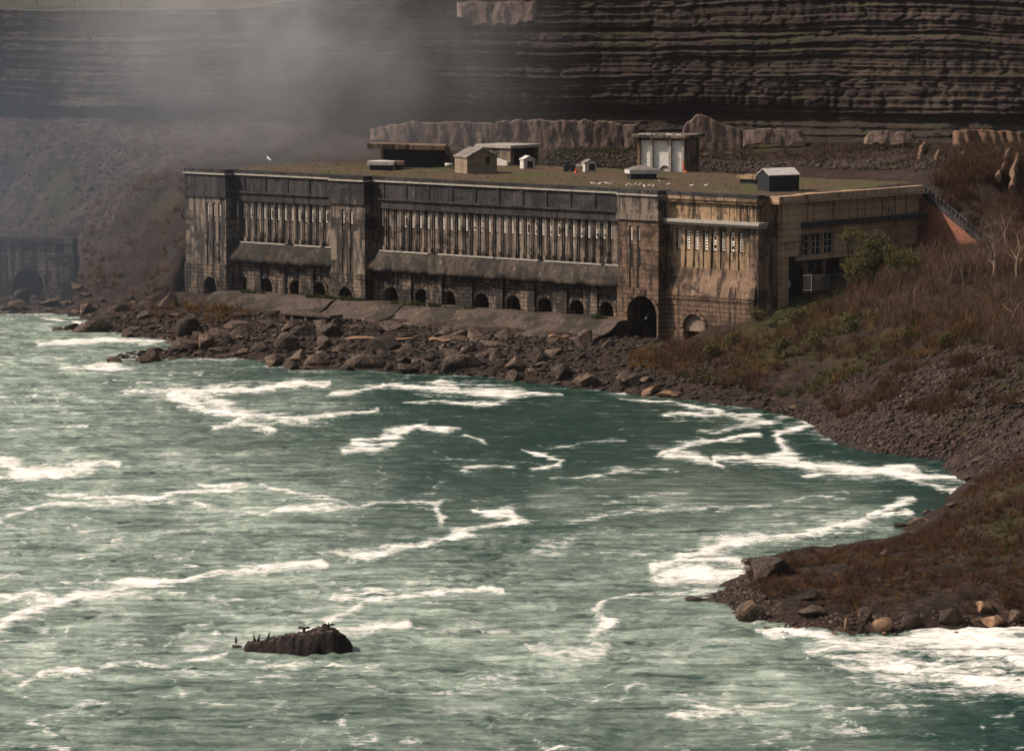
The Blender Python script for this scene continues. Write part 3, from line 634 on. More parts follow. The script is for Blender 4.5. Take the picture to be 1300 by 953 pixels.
def slotted(mb, dk, s0, s1, slots, hw, y, zl0, zl1, z0, z1, z_open=None):
    """wall face at y with upright slots cut between piers, each slot holding a louvre; solid ribbed panel below"""
    zo = zl0 if z_open is None else z_open
    cuts = [s0]
    for c in slots: cuts += [c - hw, c + hw]
    cuts.append(s1)
    for i in range(0, len(cuts), 2): mb.box(cuts[i], cuts[i + 1], y, y + 1.0, z0, z1)
    for c in slots:
        mb.box(c - hw, c + hw, y + 0.003, y + 1.0, zl1, z1)
        mb.box(c - hw, c + hw, y + 0.14, y + 1.0, z0, zl0)      # shallow panel below the louvre
        dk.box(c - hw - .01, c + hw + .01, y + 0.95, y + 1.05, zl0 - .01, zl1 + .01)  # dark back plate puts the slot's shade into the colour
        # sloping sill
        mb.add([(c - hw, y + .1, zl0 - .25), (c + hw, y + .1, zl0 - .25), (c + hw, y + .9, zl0 + .25), (c - hw, y + .9, zl0 + .25)], [(0, 1, 2, 3)])
        louvre(c + hw * 0.25, y + 0.16, zl0 + 0.15, zl1 - zl0 - 0.25, hw * 1.2, RNG.choice([0, 0, 1, 2, 3]))
class RecessShade:  # near-black boxes that stand in for shade in recesses
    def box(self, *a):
        mb = MB(); mb.box(*a); mb.build('recess_shade', M['dark'], ps)
dark = RecessShade()
# --- long bays A and B
def bay(s0, s1, slots, arches, m_up, m_low):
    up = MB(); slotted(up, dark, s0, s1, slots, 0.31, 0.0, Z_LB, Z_FR, Z_LE, Z_FR + .05)
    # projecting ribs between the slots with small brackets at their feet
    for a, c in zip(slots[:-1], slots[1:]):
        mid = (a + c) / 2; up.box(mid - .15, mid + .15, -0.12, 0.002, Z_RB, Z_FR)
        up.box(mid - .24, mid + .24, -0.40, -0.222, Z_RB - .25, Z_RB + .35)
    up.build('wall', m_up, ps)
    fr = MB(); fr.box(s0, s1, -0.45, 0.6, Z_FR + .052, Z_PAR); fr.box(s0, s1, -0.75, 0.6, Z_PAR + .002, Z_PAR + .25)
    fr.box(s0, s1, -0.30, 0.6, Z_PAR + .252, 20.2)
    for k in range(int((s1 - s0) / 4.2)):
        x = s0 + 2 + k * 4.2; fr.box(x - .3, x + .3, -0.42, -0.302, Z_PAR + .26, 20.15)
    fr.build('parapet', M['conc_black'], ps)
    co = MB(); co.box(s0, s1, -0.62, 0.6, 20.202, 20.42); co.build('cornice', M['white_trim'], ps)
    cp = MB(); cp.box(s0, s1, -0.55, 0.75, 20.422, ZT); cp.build('coping', M['conc_black'], ps)
    cn = []; ns = int((s1 - s0) / .3)
    for i in range(ns + 1):
        x = s0 + (s1 - s0) * i / ns; e1 = .22 * float(vnoise(x * .9, 2.2)) + .12 * float(vnoise(x * 3.1, 8.2)); e2 = .3 * float(vnoise(x * .6, 6.1)) + .12 * float(vnoise(x * 2.7, 1.2))
        cn += [(x, 0.0, Z_LE), (x, -.55 + e1 * .4, Z_LE + e1 * .3), (x, -.95 + e1, (Z_LE + Z_CB) / 2 + .75 + e2 * .4), (x, -1.45 + e2 * .5, Z_CB + .55 + e1), (x, -1.5 + e1, Z_CB + .05 * e2), (x, 0.0, Z_CB)]
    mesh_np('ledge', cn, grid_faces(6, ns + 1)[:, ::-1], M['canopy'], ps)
    wl = MB(); n = 8; x = s0 + 1.5
    while x < s1 - 2:
        e = min(s1 - .3, x + RNG.uniform(5, 12)); wl.box(x, e, -0.66, 0.0, Z_LE + .003, Z_LE + .16); x = e + RNG.uniform(.2, 3)
    wl.build('ledge_kerb', M['white_trim'], ps)
    lo = MB(); arch_wall(lo, s0, s1, 2.6, Z_CB, -0.15, 0.9, [(c, 1.2, ZB + .75) for c in arches])
    for c in arches: voussoirs(lo, c, 1.2, ZB + .75, -0.28, 0)
    for a, c in zip(arches[:-1], arches[1:]):                   # shallow buttresses between the mouths
        w = RNG.uniform(.9, 1.5); lo.box((a + c) / 2 - w, (a + c) / 2 + w, -0.5, -0.152, 2.6, Z_CB)
    lo.build('lower_wall', m_low, ps)
    for c in arches:
        t = MB(); lining(t, c, 1.35, 0.9, 6.0, 2.9, ZB + 2.3); t.build('tunnel_mouth', M['dark'], ps)
slA = [fs(x)[0] for x in np.linspace(301, 414, 14)]; slA = slA[:-0 or None]
arA = [fs(x, 360)[0] for x in (311, 339, 377, 406)]
bay(sE1, sT0, slA, arA, M['conc_grey'], M['stone'])
slB = [fs(x)[0] for x in np.linspace(485, 776, 31)]
arB = [fs(x, 380)[0] for x in (498, 537, 571, 613, 653, 693, 734, 771)]
bay(sT1, sC0, slB, arB, M['conc_grey'], M['stone'])
# --- towers that stand out from the face
def tower(s0, s1, slots, arch, m_up, m_top, m_low, zlow=7.4, batter=0.0, zbot=2.2):
    up = MB(); slotted(up, dark, s0, s1, slots, 0.28, -PR, Z_LB + .2, Z_FR - .3, zlow, 17.0, Z_RB)
    up.box(s0 + .002, s1 - .002, -PR + 1.0, 0.9, zlow, 17.0)
    for c in slots: dark.box(c - .28, c + .28, -PR - .004, -PR + .3, 10.9, 13.4)  # flush dark strip paints the shade of a lower slot
    up.build('tower_wall', m_up, ps)
    tp = MB(); tp.box(s0 - .15, s1 + .15, -PR - .3, 0.7, 17.002, 17.7); tp.box(s0 - .02, s1 + .02, -PR - .12, 0.7, 17.702, 20.2)
    tp.build('tower_parapet', m_top, ps)
    co = MB(); co.box(s0 - .1, s1 + .1, -PR - .4, 0.7, 20.202, 20.42); co.build('cornice', M['white_trim'], ps)
    cp = MB(); cp.box(s0 - .05, s1 + .05, -PR - .3, 0.75, 20.422, ZT + .05); cp.build('coping', M['conc_black'], ps)
    lo = MB(); arch_wall(lo, s0 - .1, s1 + .1, zbot, zlow, -PR - .15, -PR + 1.0, [arch])
    lo.box(s0 - .1, arch[0] - arch[1] - .02, -PR + 1.002, 0.8, zbot, zlow - .01); lo.box(arch[0] + arch[1] + .02, s1 + .1, -PR + 1.002, 0.8, zbot, zlow - .01)
    voussoirs(lo, arch[0], arch[1], arch[2], -PR - .28, 0)
    lo.build('tower_base', m_low, ps)
    t = MB(); lining(t, arch[0], arch[1] + .02, -PR + 1.0, 6.0, zbot, zlow - .02); t.build('tunnel_mouth', M['dark'], ps)
tower(0.0, sE1, [fs(264, off=-PR)[0], fs(272, off=-PR)[0], fs(279, off=-PR)[0]], (fs(268, 360, -PR)[0], 1.2, ZB + .6), M['conc_grey'], M['conc_black'], M['stone'])
tower(sT0, sT1, [fs(436, off=-PR)[0], fs(446, off=-PR)[0]], (fs(440, 370, -PR)[0], 1.25, ZB + .4), M['conc_grey'], M['conc_black'], M['stone'])
cA = (fs(797, 400, -PR)[0], fs(835, 400, -PR)[0])
tower(sC0, sC1, [fs(801, off=-PR)[0], fs(811, off=-PR)[0]], ((cA[0] + cA[1]) / 2, (cA[1] - cA[0]) / 2 - .05, 4.6), M['conc_brown_coursed'], M['conc_grey'], M['stone_brown'], 8.0, zbot=0.3)
# --- bay D, tan
sD0, sD1 = sC1, LEN
slD = [fs(x)[0] for x in (861.4, 872.7, 883.5, 895.4, 906.2, 917.5, 928.9, 940)]
up = MB(); slotted(up, dark, sD0, sD1, slD, 0.42, 0.0, 13.2, 16.0, 11.0, 16.6); up.build('wall', M['conc_tan'], ps)
sw = fs(953)[0]; w_ = MB(); w_.box(sw - .32, sw + .32, -0.02, 0.3, 12.7, 13.6); w_.build('square_window', M['dark'], ps)
mid = MB(); mid.prism([(0.0, 10.998), (0.0, 7.4), (-0.7, 7.4), (-0.55, 8.6), (-0.1, 10.2), (-0.02, 10.998)], sD0, sD1 + .0, 'x'); mid.build('sloping_plinth', M['conc_brown'], ps)
aD = fs(885, 400)[0]
lo = MB(); arch_wall(lo, sD0, sD1, -0.5, 7.398, -0.65, 0.5, [(aD, 1.75, 3.2)]); voussoirs(lo, aD, 1.75, 3.2, -0.85, 0)
lo.box(sD0, sD1, -0.78, -0.652, 6.9, 7.3)
lo.build('lower_wall', M['stone_brown'], ps)
t = MB(); lining(t, aD, 1.9, 0.5, 5, -0.5, 5.1); t.build('tunnel_mouth', M['dark'], ps)
t = MB(); n = 10; pr = [(aD - 1.74 * math.cos(math.pi * k / n), 3.2 + 1.74 * math.sin(math.pi * k / n)) for k in range(n + 1)]; t.prism(pr + [(aD + 1.74, 2.7), (aD - 1.74, 2.7)], -0.25, -0.1, 'y'); t.build('arch_shutter', M['beige'], ps)
dt = MB(); dt.box(sD0, sD1 + .9, -0.9, 0.8, 16.602, 16.95); dt.box(sD0, sD1 + 1.1, -1.25, 0.8, 16.952, 17.35); dt.build('string_course', M['white_trim'], ps)
dp = MB(); dp.box(sD0, sD1, -0.35, 0.8, 17.352, 19.6)
for k in range(5): x = sD0 + (sD1 - sD0) * (k + .5) / 5; dp.box(x - .1, x + .1, -0.42, -0.352, 17.36, 19.5)
dp.build('parapet', M['conc_tan'], ps)
dc = MB(); dc.box(sD0, sD1 + .5, -0.8, 0.8, 19.602, 19.95); dc.box(sD0, sD1 + .6, -1.0, 0.8, 19.952, 20.35); dc.build('cornice', M['conc_tan'], ps)
dc = MB(); dc.box(sD0 - .1, sD1 + .5, -0.7, 0.8, 20.352, ZT - .05); dc.build('coping', M['conc_black'], ps)
# --- corner and end wing running back into the hill
v1 = fv(985)[0]; v2 = fv(1008)[0]
cw = MB(); cw.box(LEN - 1.2, LEN + .35, -0.28, v1, -0.3, 16.6); cw.box(LEN - 1.2, LEN + .2, -0.2, v1, 16.602, 19.6)
cw.build('corner_pier', M['conc_brown'], ps)
cw = MB(); cw.box(LEN - 1.0, LEN + 1.1, v1 + .003, v2, 14.6, 19.6); cw.box(LEN - 1.0, LEN + .9, v1 + .003, v2, 12.6, 14.598)
cw.box(LEN - 1.0, LEN + 1.2, v1 + .003, v1 + 1.2, 5.0, 12.6); cw.build('corner_block', M['conc_wing'], ps)
cw = MB(); cw.box(LEN - 1, LEN + 1.5, v1 - 1.3, v2 + .3, 19.602, 20.0); cw.box(LEN - 1, LEN + 1.3, v1 - 1.0, v2 + .1, 20.002, 20.55); cw.build('cornice', M['conc_wing'], ps)
dark.box(LEN - 1.0, LEN + .2, v1 + 1.2, v2, 5.0, 12.598)  # solid dark box stands in for deep shade under the corner block
eg = MB(); eg.box(LEN - 1, LEN + .25, v2, DEPTH, 16.9, 19.55); eg.box(LEN - 1, LEN + 1.3, v2 + .31, DEPTH + .4, 19.552, 19.9); eg.box(LEN - 1, LEN + 1.0, v2 + .12, DEPTH + .2, 19.902, 20.6)
for k in range(5):
    y = v2 + (DEPTH - v2) * (k + .5) / 5; eg.box(LEN + .252, LEN + .42, y - .25, y + .25, 16.9, 19.54)
eg.build('end_parapet', M['conc_wing'], ps)
eg = MB(); eg.box(LEN - 1, LEN + 1.5, v2 + .01, DEPTH + .4, 16.3, 16.898); eg.build('end_string_course', M['conc_black'], ps)
eg = MB(); eg.box(LEN - 1, LEN + .3, v2, DEPTH, 15.3, 16.298); eg.box(LEN - 1, LEN + .05, v2, v2 + 1.6, 12.4, 15.298)
vw = [fv(1022)[0], fv(1037)[0], fv(1052)[0]]
edges = [v2 + 1.6] + [q for v in vw for q in (v - 1.15, v + 1.15)] + [DEPTH]
for i in range(0, len(edges), 2): eg.box(LEN - 1, LEN + .05, edges[i], edges[i + 1], 12.4, 15.298)
eg.box(LEN - 1, LEN + .25, v2, DEPTH, 11.9, 12.398)
eg.box(LEN - 1, LEN + .1, v2 + 21, DEPTH, 4, 11.898)
eg.build('end_wall', M['conc_wing'], ps)
for v in vw:
    f = MB()
    for a, b_ in ((-1.14, -1.0), (-.07, .07), (1.0, 1.14)): f.box(LEN - .35, LEN - .2, v + a, v + b_, 12.41, 15.29)
    for z in (12.41, 13.35, 14.25, 15.15): f.box(LEN - .34, LEN - .21, v - 1.13, v + 1.13, z, z + .12)
    w = f.build('window', M['white_trim'], ps)
    g = MB(); g.box(LEN - .6, LEN - .5, v - 1.15, v + 1.15, 12.4, 15.3); g.build('pane', M['black'], w)
g = MB(); g.box(LEN - .3, LEN - .18, vw[0] - 1.0, vw[0] - .05, 14.0, 15.2); g.build('rusty_shutter', M['rust'], ps)
g = MB(); g.box(LEN - 3.0, LEN - 2.8, v2, v2 + 21, 4, 11.9); g.box(LEN - 3, LEN + .02, v2, v2 + 21, 11.6, 11.898); g.build('loading_bay', M['dark'], ps)
g = MB()
for v in np.linspace(v2 + 3, v2 + 19, 5): g.box(LEN - .6, LEN - .1, v - .22, v + .22, 4, 11.59)
g.build('bay_posts'.replace('posts', 'post'), M['conc_brown'], ps)
g = MB(); g.box(LEN - .4, LEN - .25, v2 + 3.3, v2 + 10, 6, 9.7); g.build('hoarding', M['conc_brown'], ps)
g = MB()
for v in (v2 + 4.2, v2 + 7.4): g.box(LEN - .24, LEN - .18, v, v + 1.7, 7.2, 9.2)
g.build('hoarding_opening', M['dark'], ps)
s_ = MB(); s_.box(LEN + .2, LEN + .26, v1 + 2.1, v1 + 2.8, 8.6, 9.4); s_.build('notice_plate', M['white'], ps)
# left end, roof
le = MB(); le.box(0, .8, 0, DEPTH, 2, 20.5); le.build('side_wall', M['conc_black'], ps)
rf = MB()
nx, ny = 110, 40; base = len(rf.v)
for j in range(ny + 1):
    for i in range(nx + 1):
        x = .3 + (LEN - .6) * i / nx; y = .5 + (DEPTH - .3) * j / ny
        rf.v.append((x, y, 20.62 + 0.10 * float(vnoise(x * .25, y * .25)) + 0.10 * float(vnoise(x * 1.3, y * 1.3)) + (.35 * max(0, (y - 20) / 15))))
for j in range(ny):
    for i in range(nx): q = j * (nx + 1) + i; rf.f.append((q, q + 1, q + nx + 2, q + nx + 1))
def roof_mat():
    m, nt, b = nodes('rough_grass_roof')
    v = coord(nt); n1 = noise(nt, v, 0.12, 6, 0.65); n2 = noise(nt, v, 1.5, 5, 0.7); n3 = noise(nt, coord(nt, (0.2, 1.2, 1)), 0.8, 4, 0.6)
    c = mix(nt, mapr(nt, n2, 0.35, 0.65), (0.10, 0.062, 0.038), (0.036, 0.024, 0.014))
    c = mix(nt, mapr(nt, n1, 0.47, 0.60, 0, .85), c, (0.045, 0.052, 0.012)); c = mix(nt, mapr(nt, n3, 0.62, 0.68, 0, .6), c, (0.16, 0.11, 0.075))
    nt.links.new(c, b.inputs['Base Color']); bump(nt, b, n2, 0.8, 0.2); return m
rf.build('roof', roof_mat(), ps, smooth=True)

# ------------------------------------------------------------------ concrete apron below the tunnel mouths
def apron(px0, px1, label, brk=0.0):
    s0, s1 = fs(px0, 385, -3)[0], fs(px1, 385, -3)[0]; n = int((s1 - s0) / 0.25)
    prof = [(0.2, ZB - .05), (-3.0, ZB - .1), (-3.6, 3.45), (-4.3, 2.95), (-5.2, 2.4), (-6.3, 2.0), (-7.6, 1.8), (-7.9, 1.78), (-8.0, 0.6)]
    V = []
    for i in range(n + 1):
        s = s0 + (s1 - s0) * i / n
        ph = (s / 5.4) % 1.0
        for k, (y, z) in enumerate(prof):
            dz = 0.07 * float(vnoise(s * .8, y * .8)) + (0.16 * (1 - ph) if 2 <= k <= 6 else 0)
            dy = -0.25 * (1 - ph) if 2 <= k <= 7 else 0
            if k >= 5: z -= brk * max(0, float(vnoise(s * .35, 3.0)) + .2) * 1.2
            V.append((s, y + dy + .25 * float(vnoise(s * .5, k * .7 + 9)) * (k > 4), z + dz))
    o = mesh_np('concrete_apron', V, grid_faces(len(prof), n + 1), M['apron']); o.location = P0; o.rotation_euler = (0, 0, ROT)
    o.data.flip_normals()
    return tag(o, label, 'apron')
apron(275, 424, 'sloping brown concrete apron below the four tunnel mouths at the left')
apron(428, 512, 'short concrete apron with a sunken curved lip beside the slim tower')
apron(516, 790, 'longest sloping concrete apron with broken lower edge near the dark archway', 0.8)
# low culvert sill in front of the apron
def on_ground(px, py, dz=0.0, z0=2.0):
    z = z0
    for _ in range(30):
        p = at(px, py, z=z); z = 0.5 * z + 0.5 * (float(hz(p.x, p.y)) + dz)
    return at(px, py, z=z)
for i, (a, b_, c, d) in enumerate([(1173, 178, 1166, 206), (1193, 186, 1187, 208), (1222, 190, 1212, 222), (1242, 192, 1232, 224), (1262, 192, 1250, 232), (1280, 188, 1268, 226), (1292, 190, 1284, 240)]):
    p, q = on_ground(a, b_ + 6, .4, 22), on_ground(c, d, .2, 21)
    mb = MB(); k = 7; rr = random.Random(i)
    pts = [p.lerp(q, t / k) + Vector((rr.uniform(-.2, .2), 0, 0)) for t in range(k + 1)]
    mb.tube(pts, [0.32 + rr.uniform(-.12, .3) for _ in pts], 7, flat=1.3)
    tag(mb.build('rock_rib', M['shot_orange']), f'{ORD[i]} from left of the narrow ochre rock ribs on the dark right slope', 'rock rib', 'ochre ribs on the right slope')

p = on_ground(395, 408); e = empty('culvert_sill', (p.x, p.y, p.z - .4), ROT, 'low flat concrete slab on posts among rocks below the left apron', 'culvert')
mb = MB(); mb.box(-5, 4.5, -1, 1.6, 1.15, 1.5); mb.build('slab', M['apron'], e, bevel=.04)
for x in (-4.6, -3.2, -.6, 2.6): mb = MB(); mb.box(x, x + .5, -.8, 1.4, -.6, 1.148); mb.build('post', M['apron'], e)

# portal left of the station's left end
p = loc2w(-3.2, 1.5, 0); e = empty('tunnel_portal', (p.x, p.y, 3.2), ROT, 'dark square-shouldered tunnel portal in the slope at the left end of the station', 'tunnel portal')
mb = MB(); arch_wall(mb, -2.4, 3.0, -.5, 5.6, -1.2, 0.6, [(.3, 1.5, 2.9)]); mb.build('portal_wall', M['conc_black'], e)
mb = MB(); lining(mb, .3, 1.6, .6, 6, -.5, 4.6); mb.build('tunnel_mouth', M['dark'], e)

# stone wall with arch at the far left
pl = at(-75, 384, Y=664); pr_ = at(95, 384, Y=661)
wl = pr_ - pl; e = empty('masonry_wall', (pl.x, pl.y, -1.0), math.atan2(wl.y, wl.x), 'dark blockwork wall with one big round archway at far left', 'masonry wall')
ca = (at(38, 384, Y=663).x - pl.x); mb = MB(); arch_wall(mb, 0, wl.length, 0, 10.4, 0, 2.0, [(ca, 2.35, 3.3)]); voussoirs(mb, ca, 2.35, 3.3, -.15, 0)
mb.box(0, wl.length, -.25, -.002, 9.6, 10.1); mb.build('wall', M['stone'], e)
mb = MB(); lining(mb, ca, 2.6, 2.0, 9, 0, 6.2); mb.build('tunnel_mouth', M['dark'], e)

# brick wall with stepped railing
a = loc2w(LEN + .6, DEPTH + .2); a = Vector((54.9, 603, 0)); q0 = at(1166, 304, Y=603); q1 = at(1243, 302, Y=594)
wl = Vector((q1.x - q0.x, q1.y - q0.y, 0)); L = wl.length
e = empty('brick_wall', (q0.x, q0.y, q0.z), math.atan2(wl.y, wl.x), 'triangular red brick wall under a stair at the right end of the station', 'brick wall')
mb = MB(); mb.prism([(0, -1.5), (L + 1, -1.5), (L + .2, 0.1), (.8, 5.9), (0, 6.1)][::-1], 0, .6, 'y'); mb.build('brickwork', M['brick'], e)
mb = MB(); mb.prism([(.6, 6.1), (L + 1, -.2), (L + 1.3, .3), (.8, 6.7)], -.25, .9, 'y'); mb.build('stair_kerb', M['conc_black'], e)
rl = MB()
for k in range(17):
    t = k / 16; x = .9 + (L + .4) * t; z = 6.6 - 6.4 * t; rl.box(x - .12, x + .12, .2, .45, z, z + .62)
rl.tube([(.8, .32, 7.3), (L + 1.3, .32, .9)], [.09, .09], 5); rl.build('railing', M['conc_black'], e)
mb = MB(); mb.box(-1.5, L + 3, -1.2, -.2, -1.6, -.25); mb.build('footing', M['canopy'], e)

# ------------------------------------------------------------------ things on the roof
RZ = 20.66
def on_roof(px, py):
    p = at(px, py, z=RZ + .1)
    return p
def rp(px, py, sink=.12): p = on_roof(px, py); return Vector((p.x, p.y, RZ + .12 - sink))
# long shelter
p = rp(486, 212); e = empty('concrete_shelter', (p.x, p.y, p.z), math.radians(-4), 'long low concrete shelter open at the front, farthest left on the roof', 'shelter')
mb = MB(); mb.box(-.3, 0.1, .2, 4, 0, 2.9); mb.box(9.0, 9.4, .2, 4, 0, 2.9); mb.box(-.3, 9.4, 3.8, 4.2, 0, 2.9); mb.build('wall', M['conc_grey'], e)
mb = MB(); mb.prism([(-2.2, 3.5), (9.0, 3.2), (9.0, 2.65), (8.8, 2.6), (-2.0, 2.7), (-2.2, 2.95)][::-1], -.6, 4.6, 'y'); mb.prism([(9.0, 3.2), (10.6, .2), (10.2, 0), (9.0, 2.6)][::-1], -.3, 4.3, 'y'); mb.build('roof_slab', M['conc_brown'], e)
mb = MB()
for k in range(12): mb.box(.3 + k * .75, .36 + k * .75, .9, .98, 0, 2.6)
mb.build('grille', M['black'], e)
mb = MB(); mb.box(.1, 9, 1.2, 1.3, 0, 2.6); mb.build('shade_panel', M['black'], e)  # black panel paints the shelter's inner shade just behind the grille

def gable_hut(name, px, py, yaw, w, l, he, hr, mw, mr, label, cat, over=.2, win=None, group=None):
    """front gable at y=0 facing -y; w wide, l deep"""
    p = rp(px, py); e = empty(name, p, yaw, label, cat, group)
    mb = MB(); mb.prism([(-w / 2, 0), (w / 2, 0), (w / 2, he), (0, hr), (-w / 2, he)][::-1], 0, l, 'y'); mb.build('walls'[:-1], mw, e)
    rm = MB(); sl = (hr - he) / (w / 2); th = .1
    for sgn in (-1, 1):
        x1 = sgn * (w / 2 + over); z1 = hr - sl * (w / 2 + over)
        q = [(0, hr + .004), (x1, z1 + .004), (x1, z1 + th), (0, hr + th)]
        rm.prism(q if sgn < 0 else q[::-1], -over, l + over, 'y')
    rm.build('roof', mr, e)
    if win:
        x, z, ww, hh = win; g = MB(); g.box(x - ww / 2, x + ww / 2, -.05, .02, z, z + hh); f = g.build('window', M['black'], e)
        g = MB()
        for bx in ((x - ww / 2 - .08, x - ww / 2, z - .08, z + hh + .08), (x + ww / 2, x + ww / 2 + .08, z - .08, z + hh + .08)): g.box(bx[0], bx[1], -.07, .02, bx[2], bx[3])
        for zz in (z - .08, z + hh): g.box(x - ww / 2, x + ww / 2, -.068, .02, zz, zz + .08)
        g.build('frame', mw, f)
    return e
gable_hut('wooden_hut', 612, 219.5, math.radians(24), 4.6, 4.4, 2.35, 3.55, M['beige'], M['roof_grey'], 'beige boarded hut with a gable roof, largest hut on the station roof', 'hut', win=(.9, 1.35, .65, 1.0))
# concrete shed
p = rp(648, 211.5); e = empty('concrete_shed', p, math.radians(-40), 'flat roofed grey concrete shed with a dark opening, behind the beige hut', 'shed')
# corner nearest the camera at origin: one face along -x', one along +y'
mb = MB(); mb.box(-6.2, -.0, 0, .3, 0, 2.7); mb.box(-6.2, -5.9, .3, 6, 0, 2.7); mb.box(-6.2, 0, 6, 6.3, 0, 2.7); mb.box(-.3, 0, .3, .8, 0, 2.7); mb.box(-.3, 0, 5.5, 6, 0, 2.7); mb.build('wall', M['conc_grey'], e)
mb = MB(); mb.box(-6.6, .3, -.3, 6.6, 2.702, 3.15); mb.build('roof_slab', M['white_trim'], e, bevel=.03)
mb = MB(); mb.box(-.9, -.8, .8, 5.5, 0, 2.7); mb.build('doorway_shade', M['black'], e)  # black sheet stands for the shade inside the open side
mb = MB(); mb.prism([(-4.5, 0), (-.2, 0), (-.2, .8), (-2.6, 1.3), (-4.5, 1.1)][::-1], -.5, -.05, 'y'); mb.build('pale_tarpaulin', M['white'], e)
gable_hut('white_kiosk', 672, 215.5, math.radians(20), 1.75, 1.5, 1.55, 2.0, M['white'], M['white'], 'small white gabled kiosk standing right of the beige hut', 'kiosk', .12, (.1, .35, .9, 1.0))
gable_hut('white_kiosk', 750, 218.5, math.radians(20), 1.75, 1.4, 1.4, 1.8, M['white'], M['roof_grey'], 'small white gabled kiosk beside the black cart, left of the portal house', 'kiosk', .12, (.15, .35, .9, .9))
# cart
p = rp(724, 218); e = empty('black_cart', p, math.radians(-8), 'low black wheeled cart with a pale board beside the white kiosk', 'cart')
mb = MB(); mb.box(-.9, .7, -.5, .5, .45, 1.1); mb.box(-.7, -.1, -.45, .45, 1.1, 1.55); mb.build('body', M['black'], e, bevel=.05)
for x in (-.6, .4):
    for y in (-.6, .6):
        w = MB(); w.tube([(x, y - .08, .3), (x, y + .08, .3)], [.3, .3], 14); w.build('wheel', M['black'], e)
mb = MB(); mb.box(.75, 2.1, -.3, .3, .85, 1.15); mb.box(1.9, 2.0, -.2, .2, 0, .85); mb.build('board', M['white'], e)
p = rp(731, 219.5); e = empty('traffic_cone', p, 0, 'orange traffic cone standing in front of the black cart', 'traffic cone')
mb = MB(); mb.tube([(0, 0, .05), (0, 0, .75)], [.2, .04], 12); mb.build('cone', M['orange'], e); mb = MB(); mb.box(-.25, .25, -.25, .25, 0, .05); mb.build('base', M['orange'], e)
# portal house
p = rp(868, 219); e = empty('portal_house', p, math.radians(-22), 'tall flat roofed concrete portal house with whitewashed bays on the roof', 'portal house')
W, Dp, H = 7.0, 6.2, 4.9
mb = MB(); mb.box(-W, 0, .5, .8, .0, H); mb.box(-.35, 0, .8, Dp, 0, H); mb.box(-W, -W + .35, .8, Dp, 0, H); mb.box(-W, 0, Dp, Dp + .3, 0, H); mb.build('wall', M['conc_brown'], e)
mb = MB(); mb.box(-W - .9, .7, -.5, Dp + .8, H + .002, H + .45); mb.build('roof_slab', M['conc_grey'], e, bevel=.04)
for x in (-W, -W + 1.9, -2.3, -.35): mb = MB(); mb.box(x, x + .35, 0, .498, 0, H); mb.build('pillar', M['white_trim'] if x > -W else M['conc_brown'], e)
wmat = concrete('peeling_whitewash', (0.74, 0.72, 0.69), (0.05, 0.05, 0.055), 0.45, 0.45)
for x0, x1 in ((-W + .36, -W + 1.89), (-W + 2.26, -2.31), (-1.94, -.36)): mb = MB(); mb.box(x0, x1, .40, .496, .15, H - .4); mb.build('whitewashed_panel', wmat, e)
mb = MB(); mb.tube([(-2.3, .36, .0)] + [(-3.0 + .75 * math.cos(a), .36, .9 * math.sin(a)) for a in np.linspace(0.2, 2.9, 6)], [.12] * 7, 5); mb.build('arch_trim', M['dark'], e)
mb = MB(); rr = random.Random(3)
for k in range(14): x = rr.uniform(-W, -.8); mb.box(x, x + rr.uniform(.2, .9), rr.uniform(-.3, .1), rr.uniform(.2, .6), H + .452, H + .452 + rr.uniform(.05, .16), jit=.02)
mb.build('loose_coping', M['white'], e)
mb = MB(); mb.box(-.07, .07, -.12, -.0, .6, 2.2); mb.build('warning_board', M['orange'], e).scale = (1, 1, .7)
def marker(px, py):
    p = rp(px, py); e = empty('marker_buoy', p, 0, 'small red marker ball lying below the right corner of the portal house', 'buoy')
    mb = MB(); mb.tube([(0, 0, z) for z in (0, .08, .25, .42, .5)], [.06, .2, .27, .2, .06], 12); mb.build('ball', M['orange'], e, smooth=True); mb = MB(); mb.tube([(0, 0, .5), (0, 0, .62)], [.04, .04], 6); mb.build('eye', M['steel'], e)
marker(870.5, 220.5)
# low hatches
def hatch(px, py, yaw, w, d, label, mr, mf, pyr=.6, lift=.75):
    p = rp(px, py); e = empty('roof_hatch', p, yaw, label, 'hatch')
    mb = MB(); mb.box(-w / 2 + .3, w / 2 - .3, .3, d - .3, 0, lift); mb.build('base', M['black'], e)  # black block stands in for the shaded gap under the lid
    mb = MB(); mb.box(-w / 2, w / 2, 0, d, lift + .002, lift + .55); mb.build('fascia', mf, e, bevel=.03)
    mb = MB(); z = lift + .552; mb.add([(-w / 2, 0, z), (w / 2, 0, z), (w / 2, d, z), (-w / 2, d, z), (-w * .12, d / 2, z + pyr), (w * .12, d / 2, z + pyr)], [(0, 1, 5, 4), (1, 2, 5), (2, 3, 4, 5), (3, 0, 4)]); mb.build('lid', mr, e)
hatch(818, 227, math.radians(12), 4.2, 3.0, 'low hatch with dark hipped lid and cream fascia in front of the portal house', M['roof_grey'], M['white'])
hatch(483, 215, math.radians(-6), 3.8, 2.5, 'low hatch with a whitish flat lid in front of the long shelter', M['white'], M['white'], .15, .65)
hatch(505, 214.5, math.radians(-6), 1.6, 2.2, 'small brown hatch touching the right end of the whitish hatch', M['conc_brown'], M['conc_brown'], .1, .6)
hatch(948, 233, math.radians(-38), 3.3, 3.0, 'tan concrete box hatch just left of the dark white-roofed hut', M['conc_tan'], M['conc_tan'], .08, .65)
p = rp(570, 214); e = empty('water_trough', p, 0, 'small white trough on legs left of the beige hut', 'trough')
mb = MB(); mb.tube([(-.6, 0, .62), (.6, 0, .62)], [.26, .26], 10); mb.build('basin', M['white'], e, smooth=True)
